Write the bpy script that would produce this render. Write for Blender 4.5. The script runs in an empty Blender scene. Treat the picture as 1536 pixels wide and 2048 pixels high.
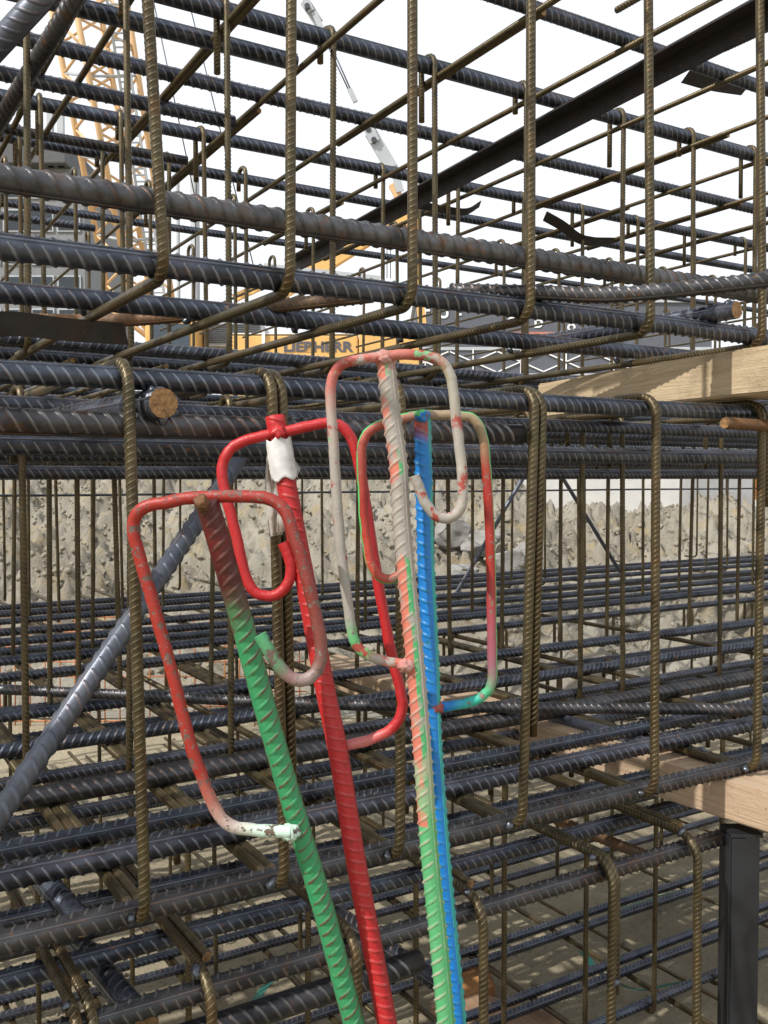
import bpy, math, random
import numpy as np
from mathutils import Vector, Matrix, noise as mnoise

random.seed(7)
RNG = np.random.default_rng(11)
R = math.radians
SC = bpy.context.scene
COL = SC.collection

# ------------------------------------------------------------------ camera
F_PX, HZ, EYE = 1900.0, 958.0, 1.65
AZ = math.atan((3850 - 768) / F_PX)             # long bars run along +X, camera looks this far to their left
PITCH = math.atan((1024 - HZ) / F_PX)
VIEW = np.array([math.cos(AZ) * math.cos(PITCH), math.sin(AZ) * math.cos(PITCH), -math.sin(PITCH)])
RIGHT = np.array([math.sin(AZ), -math.cos(AZ), 0.0])
UP = np.cross(RIGHT, VIEW)
CAM = np.array([0.0, 0.0, EYE])
cd = bpy.data.cameras.new('camera'); cam = bpy.data.objects.new('camera', cd); COL.objects.link(cam)
cd.sensor_fit = 'HORIZONTAL'; cd.sensor_width = 36; cd.lens = 36 * F_PX / 1536
cd.clip_start = 0.05; cd.clip_end = 3000
M = Matrix((tuple(RIGHT), tuple(UP), tuple(-VIEW))).transposed().to_4x4()
cam.matrix_world = Matrix.Translation(CAM) @ M
SC.camera = cam

# ------------------------------------------------------------------ sky and sun
SUN_AZ, SUN_EL = R(187), R(45)                  # direction towards the sun, measured from +X
w = bpy.data.worlds.new('World'); SC.world = w; w.use_nodes = True
nt = w.node_tree; nt.nodes.clear()
sky = nt.nodes.new('ShaderNodeTexSky'); sky.sky_type = 'NISHITA'; sky.sun_disc = False
sky.sun_elevation = SUN_EL; sky.sun_rotation = math.pi / 2 - SUN_AZ
sky.air_density = 1.0; sky.dust_density = 5.0; sky.ozone_density = 1.0
bg = nt.nodes.new('ShaderNodeBackground'); bg.inputs[1].default_value = 0.15
out = nt.nodes.new('ShaderNodeOutputWorld')
veil = nt.nodes.new('ShaderNodeMix'); veil.data_type = 'RGBA'           # thin bright overcast veil over the whole sky
veil.inputs[0].default_value = .88; veil.inputs[7].default_value = (7.45, 7.7, 8.05, 1)
nt.links.new(sky.outputs[0], veil.inputs[6]); nt.links.new(veil.outputs[2], bg.inputs[0]); nt.links.new(bg.outputs[0], out.inputs[0])
sl = bpy.data.lights.new('sun', 'SUN'); sl.energy = 4.3; sl.angle = R(0.6); sl.color = (1, .96, .9)
so = bpy.data.objects.new('sun', sl); COL.objects.link(so)
sd = Vector((math.cos(SUN_AZ) * math.cos(SUN_EL), math.sin(SUN_AZ) * math.cos(SUN_EL), math.sin(SUN_EL)))
so.rotation_euler = sd.to_track_quat('Z', 'Y').to_euler(); so.location = (-5, -5, 12)
SC.view_settings.view_transform = 'Standard'; SC.view_settings.look = 'None'
SC.view_settings.gamma = 1; SC.view_settings.use_curve_mapping = False
SC.view_settings.exposure = 0.06

# ------------------------------------------------------------------ measuring helpers (photo pixels at 1536x2048 -> metres)
def ray(px, py):
    return VIEW + RIGHT * (px - 768) / F_PX - UP * (py - 1024) / F_PX
def at(px, py, Z):                               # point at camera depth Z
    return CAM + ray(px, py) * Z
def on_y(px, py, Y):                             # point on the upright plane Y = const
    d = ray(px, py); return CAM + d * (Y / d[1])
def on_h(px, py, h):                             # point on the level plane h metres above the eye
    d = ray(px, py); return CAM + d * (h / d[2])

# ------------------------------------------------------------------ objects, tags
def tag(o, label=None, cat=None, group=None, kind=None):
    if label: o['label'] = label
    if cat: o['category'] = cat
    if group: o['group'] = group
    if kind: o['kind'] = kind
    return o
def empty(name, loc=(0, 0, 0), rz=0.0):
    o = bpy.data.objects.new(name, None); COL.objects.link(o)
    o.location = tuple(loc); o.rotation_euler = (0, 0, rz); o.empty_display_size = .1
    return o
def place(name, me, parent=None, loc=(0, 0, 0), rot=(0, 0, 0), scale=None):
    o = bpy.data.objects.new(name, me); COL.objects.link(o)
    loc = Vector(tuple(float(v) for v in loc))
    if parent is not None:
        o.parent = parent
        if parent.rotation_euler.z == 0: loc = loc - parent.location      # things with rotation take local coordinates
    o.location = loc; o.rotation_euler = rot
    if scale is not None: o.scale = scale
    return o
def mesh(name, v, f, mats, uv=None, smooth=False, midx=None, uv2=None, sharp=None):
    me = bpy.data.meshes.new(name)
    me.from_pydata(np.asarray(v, float).tolist(), [], f)
    for m in (mats if isinstance(mats, (list, tuple)) else [mats]): me.materials.append(m)
    if uv is not None or uv2 is not None:
        li = np.empty(len(me.loops), np.int32); me.loops.foreach_get('vertex_index', li)
        for nm, u in (('uv', uv), ('ang', uv2)):
            if u is not None:
                l = me.uv_layers.new(name=nm); l.data.foreach_set('uv', np.asarray(u, np.float32)[li].ravel())
    if smooth: me.polygons.foreach_set('use_smooth', np.ones(len(me.polygons), bool))
    if midx is not None: me.polygons.foreach_set('material_index', np.asarray(midx, np.int32))
    if sharp: me.set_sharp_from_angle(angle=R(sharp))
    me.update()
    return me

# ------------------------------------------------------------------ curves and reinforcing bars
def fillet(pts, rad, n=6):
    pts = [np.array(p, float) for p in pts]; out = [pts[0]]
    if not isinstance(rad, (list, tuple)): rad = [rad] * (len(pts) - 2)
    for i in range(1, len(pts) - 1):
        a, b, c = pts[i - 1], pts[i], pts[i + 1]
        u = (a - b) / np.linalg.norm(a - b); v = (c - b) / np.linalg.norm(c - b)
        ang = math.acos(max(-1, min(1, float(u @ v)))); t = rad[i - 1] / math.tan(ang / 2)
        t = min(t, .49 * np.linalg.norm(a - b), .49 * np.linalg.norm(c - b)); r = t * math.tan(ang / 2)
        bis = (u + v) / np.linalg.norm(u + v); cen = b + bis * r / math.sin(ang / 2)
        p0, p1 = b + u * t, b + v * t; e0, e1 = p0 - cen, p1 - cen
        tot = math.acos(max(-1, min(1, float(e0 @ e1) / (np.linalg.norm(e0) * np.linalg.norm(e1)))))
        for k in range(n + 1):
            s = k / n
            out.append(cen + (math.sin((1 - s) * tot) * e0 + math.sin(s * tot) * e1) / math.sin(tot))
    out.append(pts[-1]); return np.array(out)
def catmull(pts, n=6):
    P = [np.array(p, float) for p in pts]; P = [2 * P[0] - P[1]] + P + [2 * P[-1] - P[-2]]; out = []
    for i in range(1, len(P) - 2):
        for k in range(n):
            t = k / n
            out.append(.5 * (2 * P[i] + (P[i + 1] - P[i - 1]) * t + (2 * P[i - 1] - 5 * P[i] + 4 * P[i + 1] - P[i + 2]) * t * t
                       + (3 * P[i] - P[i - 1] - 3 * P[i + 1] + P[i + 2]) * t ** 3))
    out.append(P[-2]); return np.array(out)
def frames(path):
    d = np.diff(path, axis=0); L = np.linalg.norm(d, axis=1); keep = np.r_[True, L > 1e-7]
    path = path[keep]; d = np.diff(path, axis=0); L = np.linalg.norm(d, axis=1); d /= L[:, None]
    T = np.vstack([d[:1], d[:-1] + d[1:], d[-1:]]); T /= np.linalg.norm(T, axis=1)[:, None]
    up = np.array([0, 0, 1.]) if abs(T[0][2]) < .8 else np.array([0, -1., 0])
    N = np.empty_like(path); n = up - T[0] * (up @ T[0]); N[0] = n / np.linalg.norm(n)
    for i in range(1, len(path)):
        n = N[i - 1] - T[i] * (N[i - 1] @ T[i]); N[i] = n / np.linalg.norm(n)
    return path, T, N, np.r_[0, np.cumsum(L)]
def tube(path, r, sides=10, uvscale=False, taper=None):
    path, T, N, S = frames(np.asarray(path, float)); B = np.cross(T, N); m = len(path)
    a = np.arange(sides) * 2 * math.pi / sides
    rr = np.full(m, r) if taper is None else np.asarray(taper)
    ring = (np.cos(a)[None, :, None] * N[:, None] + np.sin(a)[None, :, None] * B[:, None]) * rr[:, None, None]
    V = (path[:, None] + ring).reshape(-1, 3)
    f = []
    for i in range(m - 1):
        o = i * sides
        f += [(o + k, o + (k + 1) % sides, o + sides + (k + 1) % sides, o + sides + k) for k in range(sides)]
    f.append(tuple(range(sides))[::-1]); f.append(tuple((m - 1) * sides + k for k in range(sides)))
    s = S / S[-1] if uvscale else S
    UV = np.stack([np.repeat(s, sides), np.zeros(m * sides)], 1)
    U2 = np.stack([np.tile(a / (2 * math.pi), m), np.repeat(S, sides)], 1)
    return V, f, UV, U2
def rebar(name, path, d, mats, pitch=None, h=None, beta=58, sides=10, st=5, roll=0., span=1.25, longrib=True, norm=False, halfw=None, twosets=True):
    """deformed bar swept along a path: round core, two rows of slanted crescent ribs, two lengthwise ridges"""
    r = d / 2; pitch = pitch or .6 * d; h = h or .095 * d; halfw = halfw or .2 * pitch
    V, f, UV, U2 = tube(path, r, sides)
    nf = len(f); caps = (nf - 2, nf - 1)
    P, T, N, S = frames(np.asarray(path, float)); B = np.cross(T, N)
    Vs, UVs, U2s, base = [V], [UV], [U2], len(V)
    n = int((S[-1] - pitch) / pitch)
    s0 = pitch * (.5 + np.arange(n)); ph = np.linspace(-span, span, st)
    prof = np.cos(ph / span * math.pi / 2) ** .7; prof[0] = prof[-1] = 0
    for side in (0, 1):
        sgn = 1 if side == 0 or not twosets else -1
        a = roll + side * math.pi + ph
        off = r * ph / math.tan(R(beta)) * sgn
        for q, (da, hh) in enumerate(((-halfw, -.0004), (0, 1.), (halfw, -.0004))):
            s = np.clip(s0[:, None] + off[None] + da + (side * pitch / 2), 0, S[-1])
            rad = r + (h * prof if q == 1 else np.full(st, hh))
            c = np.stack([np.interp(s, S, P[:, k]) for k in range(3)], -1)
            nn = np.stack([np.interp(s, S, N[:, k]) for k in range(3)], -1); nn /= np.linalg.norm(nn, axis=-1)[..., None]
            bb = np.stack([np.interp(s, S, B[:, k]) for k in range(3)], -1); bb /= np.linalg.norm(bb, axis=-1)[..., None]
            v = c + (np.cos(a)[None, :, None] * nn + np.sin(a)[None, :, None] * bb) * rad[None, :, None]
            Vs.append(v.reshape(-1, 3)); UVs.append(np.stack([s.ravel(), np.full(s.size, 1. if q == 1 else .0)], 1))
            U2s.append(np.stack([np.broadcast_to((a / (2 * math.pi)) % 1, s.shape).ravel(), s.ravel()], 1))
        cnt = n * st
        i = (np.arange(n)[:, None] * st + np.arange(st - 1)[None]).ravel()
        for q in (0, 1):
            A = base + q * cnt + i; C = base + (q + 1) * cnt + i
            f += np.stack([A, A + 1, C + 1, C], 1).tolist() if not False else []
        base += 3 * cnt
    if longrib:
        m = len(P)
        for side in (0, 1):
            a0 = roll + math.pi / 2 + side * math.pi
            for da, rr in ((-.14, r - .0003), (0, r + .55 * h), (.14, r - .0003)):
                Vs.append(P + (math.cos(a0 + da) * N + math.sin(a0 + da) * B) * rr)
                UVs.append(np.stack([S, np.full(m, .8 if da == 0 else 0)], 1)); U2s.append(np.stack([np.full(m, (a0 / 2 / math.pi) % 1), S], 1))
            for q in (0, 1):
                A = base + q * m + np.arange(m - 1); C = base + (q + 1) * m + np.arange(m - 1)
                f += np.stack([A, A + 1, C + 1, C], 1).tolist()
            base += 3 * m
    V = np.vstack(Vs); UV = np.vstack(UVs); U2 = np.vstack(U2s)
    if norm: UV[:, 0] /= S[-1]
    midx = np.zeros(len(f), np.int32)
    if isinstance(mats, (list, tuple)) and len(mats) > 1: midx[list(caps)] = 1
    me = mesh(name, V, f, mats, UV, True, midx, U2)
    sm = np.ones(len(f), bool); sm[list(caps)] = False
    me.polygons.foreach_set('use_smooth', sm)
    return me

def box_vf(sx, sy, sz, c=(0, 0, 0), bev=0.0):
    x, y, z = sx / 2, sy / 2, sz / 2; V = []
    if bev <= 0:
        V = [(-x, -y, -z), (x, -y, -z), (x, y, -z), (-x, y, -z), (-x, -y, z), (x, -y, z), (x, y, z), (-x, y, z)]
        f = [(3, 2, 1, 0), (4, 5, 6, 7), (0, 1, 5, 4), (1, 2, 6, 5), (2, 3, 7, 6), (3, 0, 4, 7)]
        return np.array(V) + np.array(c), f
    import bmesh
    bm = bmesh.new(); bmesh.ops.create_cube(bm, size=1.0)
    bmesh.ops.scale(bm, vec=(sx, sy, sz), verts=bm.verts)
    bmesh.ops.bevel(bm, geom=list(bm.edges), offset=bev, segments=2, affect='EDGES', profile=.6)
    bm.verts.ensure_lookup_table()
    V = np.array([v.co[:] for v in bm.verts]) + np.array(c); f = [tuple(v.index for v in fa.verts) for fa in bm.faces]; bm.free()
    return V, f
class MB:
    def __init__(s): s.V = []; s.F = []; s.n = 0
    def add(s, V, f):
        V = np.asarray(V, float); s.V.append(V); s.F += [tuple(i + s.n for i in q) for q in f]; s.n += len(V); return s
    def box(s, size, c, bev=0): return s.add(*box_vf(*size, c, bev))
    def tube(s, path, r, sides=8): v, f, _, _ = tube(path, r, sides); return s.add(v, f)
    def beam(s, a, b, wx, wz, side=None):       # rectangular bar from a to b
        a, b = np.array(a, float), np.array(b, float); t = (b - a) / np.linalg.norm(b - a)
        sd = np.array(side if side is not None else (0, 0, 1.), float)
        if abs(sd @ t) > .95: sd = np.array([1., 0, 0])
        u = np.cross(t, sd); u /= np.linalg.norm(u); v_ = np.cross(u, t)
        V = [p + u * i * wx / 2 + v_ * j * wz / 2 for p in (a, b) for i, j in ((-1, -1), (1, -1), (1, 1), (-1, 1))]
        return s.add(V, [(0, 1, 2, 3), (7, 6, 5, 4), (0, 4, 5, 1), (1, 5, 6, 2), (2, 6, 7, 3), (3, 7, 4, 0)])
    def mesh(s, name, mats, smooth=False, sharp=None): return mesh(name, np.vstack(s.V), s.F, mats, smooth=smooth, sharp=sharp)

# ------------------------------------------------------------------ materials
class NT:
    def __init__(s, name):
        s.m = bpy.data.materials.new(name); s.m.use_nodes = True; s.t = s.m.node_tree
        s.b = s.t.nodes['Principled BSDF']
    def n(s, typ, **kw):
        x = s.t.nodes.new(typ)
        for k, v in kw.items(): setattr(x, k, v)
        return x
    def link(s, a, b): s.t.links.new(a, b)
    def set(s, **kw):
        for k, v in kw.items(): s.b.inputs[k.replace('_', ' ')].default_value = v
    def coords(s, rnd=True):
        tc = s.n('ShaderNodeTexCoord')
        if not rnd: return tc.outputs['Object']
        oi = s.n('ShaderNodeObjectInfo'); mu = s.n('ShaderNodeMath', operation='MULTIPLY'); mu.inputs[1].default_value = 53.7
        s.link(oi.outputs['Random'], mu.inputs[0]); ad = s.n('ShaderNodeVectorMath', operation='ADD')
        s.link(tc.outputs['Object'], ad.inputs[0]); s.link(mu.outputs[0], ad.inputs[1]); return ad.outputs[0]
    def noise(s, co, scale, detail=4, rough=.6, dist=0):
        x = s.n('ShaderNodeTexNoise'); x.inputs['Scale'].default_value = scale; x.inputs['Detail'].default_value = detail
        x.inputs['Roughness'].default_value = rough; x.inputs['Distortion'].default_value = dist
        if co is not None: s.link(co, x.inputs['Vector'])
        return x.outputs['Fac']
    def ramp(s, fac, stops, interp='LINEAR'):
        x = s.n('ShaderNodeValToRGB'); cr = x.color_ramp; cr.interpolation = interp
        while len(cr.elements) < len(stops): cr.elements.new(.5)
        for e, (p, c) in zip(cr.elements, stops):
            e.position = p; e.color = (*c, 1) if isinstance(c, (tuple, list)) else (c, c, c, 1)
        s.link(fac, x.inputs[0]); return x.outputs[0]
    def mix(s, fac, a, b, mode='MIX'):
        x = s.n('ShaderNodeMix', data_type='RGBA', blend_type=mode)
        for sock, v in ((x.inputs[0], fac), (x.inputs[6], a), (x.inputs[7], b)):
            if isinstance(v, (tuple, list)): sock.default_value = (*v, 1)
            elif isinstance(v, (int, float)): sock.default_value = v
            else: s.link(v, sock)
        return x.outputs[2]
    def math(s, op, a, b=None):
        x = s.n('ShaderNodeMath', operation=op)
        for i, v in enumerate((a, b)):
            if v is None: continue
            if isinstance(v, (int, float)): x.inputs[i].default_value = v
            else: s.link(v, x.inputs[i])
        return x.outputs[0]
    def bump(s, hgt, strength=.3, dist=.001):
        x = s.n('ShaderNodeBump'); x.inputs['Strength'].default_value = strength; x.inputs['Distance'].default_value = dist
        s.link(hgt, x.inputs['Height']); s.link(x.outputs[0], s.b.inputs['Normal'])
    def uv(s, name='uv'):
        u = s.n('ShaderNodeUVMap', uv_map=name); sp = s.n('ShaderNodeSeparateXYZ'); s.link(u.outputs[0], sp.inputs[0])
        return sp.outputs[0], sp.outputs[1]
    def col(s, c):
        s.link(c, s.b.inputs['Base Color'])

def steel(name, dark, light, rust, rustlo, rusthi, metal=.55, ro=(.32, .62), ribc=None, vary=.3):
    k = NT(name); co = k.coords()
    base = k.mix(k.ramp(k.noise(co, 15, 7, .7), [(.34, 0.), (.66, 1.)]), dark, light)
    oi = k.n('ShaderNodeObjectInfo')
    base = k.mix(k.math('MULTIPLY', k.math('POWER', oi.outputs['Random'], 3.), vary), base, rust)
    streak = k.n('ShaderNodeMapping'); streak.inputs['Scale'].default_value = (1, 1, 1); k.link(co, streak.inputs[0])
    rm = k.ramp(k.noise(streak.outputs[0], 26, 6, .68), [(rustlo, 0.), (rusthi, 1.)])
    big = k.ramp(k.noise(co, 2.2, 3), [(.38, .15), (.62, 1.)])
    rm = k.mix(1., rm, big, 'MULTIPLY')
    c = k.mix(rm, base, rust)
    spot = k.ramp(k.noise(co, 62, 4), [(.66, 0.), (.72, 1.)])
    c = k.mix(k.mix(1., spot, big, 'MULTIPLY'), c, (.26, .105, .03))
    s_, rib = k.uv()
    rb = k.ramp(rib, [(.02, 0.), (.16, 1.), (.4, 1.), (.6, 0.)]); rb = k.mix(1., rb, k.ramp(k.noise(co, 11, 4), [(.5, 0.), (.62, .5)]), 'MULTIPLY')
    c = k.mix(rb, c, (.2, .075, .018))
    if ribc: c = k.mix(k.math('MULTIPLY', k.math('POWER', rib, 2.), .55), c, ribc)  # worn rib tops; pale tints also paint in their highlights
    k.col(c); k.set(Metallic=metal)
    k.link(k.ramp(k.noise(co, 40, 5), [(.3, ro[0]), (.75, ro[1])]), k.b.inputs['Roughness'])
    k.bump(k.noise(co, 420, 4), .35, .0012)
    return k.m
def rust_end(name, a, b):
    k = NT(name); co = k.coords(); k.col(k.mix(k.ramp(k.noise(co, 110, 7, .7), [(.35, 0.), (.65, 1.)]), a, b)); k.set(Roughness=.7, Metallic=.3)
    k.bump(k.noise(co, 300, 4), .5, .002); return k.m

M_BAR = steel('mill_scale_steel', (.024, .029, .041), (.098, .111, .142), (.085, .042, .018), .6, .78, .8, (.22, .52), (.36, .385, .42), .12)
M_BARR = steel('rusting_bar_steel', (.03, .031, .036), (.088, .088, .094), (.11, .05, .018), .55, .7, .75, (.26, .54), (.26, .255, .25), .04)
M_SCUFF = steel('scuffed_grey_bar_steel', (.06, .061, .066), (.15, .15, .155), (.15, .065, .02), .54, .68, .7, (.28, .54), (.05, .042, .036), .0)
M_RUSTY = steel('rusty_bar_steel', (.06, .042, .028), (.09, .064, .04), (.2, .085, .025), .36, .6, .25, (.5, .8), (.2, .13, .07), .15)
M_STIR = steel('olive_rust_steel', (.036, .03, .016), (.105, .084, .04), (.1, .052, .016), .48, .7, .55, (.25, .52), (.28, .235, .15), .25)
M_BLUE = steel('blue_grey_new_steel', (.095, .107, .135), (.145, .16, .195), (.1, .07, .045), .62, .85, .55, (.34, .52), (.1, .11, .13), .0)
M_FLAT = steel('dark_rolled_steel', (.018, .016, .017), (.03, .026, .026), (.05, .026, .014), .5, .75, .3, (.5, .8), None, .1)  # near-black colour stands in for shade on the angle's backlit face
M_PLATE = steel('bent_plate_steel', (.04, .04, .044), (.07, .066, .064), (.09, .045, .02), .48, .7, .45, (.4, .7), None, .1)
M_END = rust_end('sawn_bar_end', (.4, .23, .09), (.11, .055, .022))
M_WELD = NT('weld_metal'); M_WELD.set(Metallic=.8, Roughness=.32); M_WELD.col(M_WELD.mix(M_WELD.noise(M_WELD.coords(), 120), (.05, .055, .07), (.16, .175, .2))); M_WELD = M_WELD.m

def timber(name, a, b, dirt):
    k = NT(name); co = k.coords()
    mp = k.n('ShaderNodeMapping'); mp.inputs['Scale'].default_value = (26, 1.3, 26); k.link(co, mp.inputs[0])
    g = k.noise(mp.outputs[0], 3.2, 6, .6, 1.2)
    c = k.mix(k.ramp(g, [(.3, 0.), (.7, 1.)]), a, b)
    c = k.mix(k.ramp(k.noise(co, 7, 5), [(.5, 0.), (.72, .7)]), c, dirt)
    c = k.mix(k.ramp(k.noise(co, 90, 3), [(.66, 0.), (.74, .8)]), c, dirt)
    k.col(c); k.set(Roughness=.82); k.bump(k.math('ADD', g, k.math('MULTIPLY', k.noise(co, 120, 5), .6)), .7, .004); return k.m
M_WOOD = timber('sawn_timber', (.4, .3, .18), (.54, .43, .28), (.22, .16, .1))
M_WOOD2 = timber('sawn_timber_redder', (.36, .25, .16), (.47, .35, .235), (.2, .13, .085))
M_BOARD = timber('weathered_board', (.34, .2, .12), (.42, .28, .18), (.16, .09, .05))

def plain(name, c, rough=.6, metal=0., var=.25, scale=6., bump=0., coat=0.):
    k = NT(name); co = k.coords(); d = tuple(v * (1 - var) for v in c)
    k.col(k.mix(k.ramp(k.noise(co, scale, 6), [(.35, 0.), (.7, 1.)]), c, d)); k.set(Roughness=rough, Metallic=metal)
    if bump: k.bump(k.noise(co, scale * 8, 4), bump, .01)
    return k.m

# ------------------------------------------------------------------ ground
def soil_mat(name, a, b, c3, sc=1.):
    k = NT(name); co = k.coords(False)
    c = k.mix(k.ramp(k.noise(co, 1.1 * sc, 8, .65), [(.35, 0.), (.65, 1.)]), a, b)
    c = k.mix(k.ramp(k.noise(co, 6 * sc, 6), [(.52, 0.), (.7, .8)]), c, c3)
    c = k.mix(k.ramp(k.noise(co, 60, 4), [(.55, 0.), (.75, .5)]), c, (.1, .085, .065))
    k.col(c); k.set(Roughness=.95); k.bump(k.noise(co, 38, 9, .75), 1., .03); return k.m
M_GROUND = soil_mat('sandy_ground', (.46, .395, .265), (.34, .285, .19), (.52, .45, .31))
M_SOIL = soil_mat('heaped_chalky_soil', (.39, .362, .3), (.26, .232, .18), (.39, .3, .16), .8)
M_CLOD = soil_mat('soil_clods', (.41, .375, .3), (.32, .28, .205), (.37, .31, .215), 2.)

def fbm(x, y, z=0., o=5):
    return mnoise.fractal(Vector((x, y, z)), .7, 2.1, o)
def graded(lo, hi, fine_lo, fine_hi, step):
    c = list(np.arange(fine_lo, fine_hi + 1e-6, step)); d = step * 1.4; a = fine_hi
    while a < hi: a += d; c.append(min(a, hi)); d *= 1.35
    d = step * 1.4; a = fine_lo; pre = []
    while a > lo: a -= d; pre.append(max(a, lo)); d *= 1.35
    return np.array(pre[::-1] + c)
gx = graded(-900, 1500, -.5, 7.5, .07); gy = graded(-900, 1500, .4, 7.0, .07)
V = [(x, y, (.03 * fbm(x * 1.1, y * 1.1) + .012 * fbm(x * 6, y * 6, 3.) if abs(x) < 14 and abs(y) < 14 else 0.) - .01) for y in gy for x in gx]
nx = len(gx)
f = [(j * nx + i, j * nx + i + 1, (j + 1) * nx + i + 1, (j + 1) * nx + i) for j in range(len(gy) - 1) for i in range(nx - 1)]
tag(place('ground', mesh('ground', V, f, M_GROUND, smooth=True)), kind='structure')

# heap of dug-out soil behind the cages, in camera-aligned plan (r to the right, Z deep)
def plan(r, Z): return np.array([math.cos(AZ), math.sin(AZ)]) * Z + RIGHT[:2] * r
def mound_h(r, Z):
    crest = 1.78 + .16 * fbm(r * .5, 2.2) - .7 * max(0, min(1, (r - .9) / 1.1)) - .1 * max(0, min(1, (r - 4) / 3))
    t = max(0, min(1, (Z - 6.7 - .3 * fbm(r * .6, 9.)) / 4.0)); base = crest * (t ** .85)
    if Z > 11.2: base = crest - .1 * (Z - 11.2)
    lump = .22 * fbm(r * 1.6, Z * 1.6, 1.) + .17 * abs(fbm(r * 4.2, Z * 4.2, 4., 5)) + .11 * abs(fbm(r * 10, Z * 10, 2., 4)) + .075 * abs(fbm(r * 22, Z * 22, 7., 3))
    return base + lump * min(1, t * 4)
rr_ = np.arange(-5.6, 8.01, .034); zz_ = np.r_[np.arange(6.5, 11.3, .036), np.arange(11.4, 14.5, .3)]
V = []
for Z in zz_:
    for r in rr_:
        p = plan(r, Z); V.append((p[0], p[1], mound_h(r, Z)))
nx = len(rr_)
f = [(j * nx + i, j * nx + i + 1, (j + 1) * nx + i + 1, (j + 1) * nx + i) for j in range(len(zz_) - 1) for i in range(nx - 1)]
tag(place('soil_mound', mesh('soil_mound', V, f, M_SOIL, smooth=True)), kind='structure')
def rock_vf(r, seed, flat=.75, sub=1):
    import bmesh
    bm = bmesh.new(); bmesh.ops.create_icosphere(bm, subdivisions=sub, radius=1)
    rg = np.random.default_rng(seed); V = np.array([v.co[:] for v in bm.verts]); ff = [tuple(v.index for v in q.verts) for q in bm.faces]; bm.free()
    V *= (1 + rg.uniform(-.28, .28, (len(V), 1))); V *= np.array([1, rg.uniform(.7, 1.1), flat]) * r
    a = rg.uniform(0, 6.28); c, s = math.cos(a), math.sin(a); V[:, :2] = V[:, :2] @ np.array([[c, -s], [s, c]])
    return V, ff
protos = [rock_vf(1, i, .8, 0) for i in range(16)]
mb = MB()
for i in range(15000):
    r = random.uniform(-4.8, 6.8); Z = 6.9 + 4.4 * random.random() ** 1.1
    if fbm(r * 1.3, Z * 1.3, 6.) < random.uniform(-.5, .25): continue
    p = plan(r, Z); v, ff = protos[i % 16]; s = .008 + .026 * random.random() ** 2.2
    mb.add(v * s + np.array([p[0], p[1], mound_h(r, Z) + s * .3]), ff)
tag(place('soil_clods', mb.mesh('soil_clods', M_CLOD, True, 70)), 'pale clods and pebbles strewn over the soil heap', 'clods', kind='stuff')
def boulder(r, seed):
    import bmesh
    bm = bmesh.new(); bmesh.ops.create_icosphere(bm, subdivisions=4, radius=1); V = np.array([v.co[:] for v in bm.verts]); ff = [tuple(v.index for v in q.verts) for q in bm.faces]; bm.free()
    rg = np.random.default_rng(seed)
    for q in range(9):                            # broken faces
        n = rg.normal(size=3); n /= np.linalg.norm(n); d = rg.uniform(.55, .85); o = V @ n - d; V -= np.outer(np.maximum(o, 0), n)
    V *= np.array([1 + .12 * fbm(*(v * 1.7 + seed)) + .04 * fbm(*(v * 7 + seed)) for v in V])[:, None]
    return V * r * np.array([1.1, 1, .85]), ff
M_ROCK = plain('grey_rubble', (.3, .29, .27), .92, 0, .4, 9, .6)
for i, (px, py, Z, s, lab) in enumerate(((905, 1062, 8.6, .2, 'grey flat-sided rubble lump left of the red hanger leg, highest on the slope'), (1010, 1128, 7.7, .17, 'pale grey rubble block low on the heap beside the front stirrup'),
        (955, 1090, 8.2, .15, 'grey rubble lump in the middle of the rubble cluster'), (985, 1075, 8.5, .1, 'small grey stone above the pale rubble block'),
        (925, 1148, 7.4, .13, 'sandy stone at the foot of the heap'), (1045, 1105, 8.1, .1, 'small stone right of the pale rubble block'))):
    p = at(px, py, Z); v, ff = boulder(s, 100 + i)
    tag(place('rubble_rock', mesh('rubble_rock', v, ff, M_ROCK, smooth=True, sharp=28), None, p), lab, 'rock', 'rubble stones on the soil heap')

# ------------------------------------------------------------------ the three cages
YF = 1.30                                        # front face of all cages
H_UB, H_UT = float(on_y(325, 556, YF)[2]) - EYE, 1.13     # upper cage: bottom and top relative to the eye
H_MT, H_MB = float(on_y(250, 722, YF)[2]) - EYE, float(on_y(285, 1848, YF)[2]) - EYE
H_LT, H_LB = float(on_y(970, 1796, YF)[2]) - EYE, -1.58
print('heights', H_UB, H_UT, H_MT, H_MB, H_LT, H_LB)
cage_u = tag(empty('reinforcement_cage', (.3, YF, EYE + H_UB)), 'uppermost rebar cage against the white sky, above eye level, resting on pale timber', 'rebar cage', 'stacked rebar cages')
cage_m = tag(empty('reinforcement_cage', (.3, YF, EYE + H_MB)), 'middle rebar cage of the stack, just behind the coloured hangers', 'rebar cage', 'stacked rebar cages')
cage_l = tag(empty('reinforcement_cage', (.3, YF, EYE + H_LB)), 'lowest rebar cage standing on the sandy ground at the bottom', 'rebar cage', 'stacked rebar cages')

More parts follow.
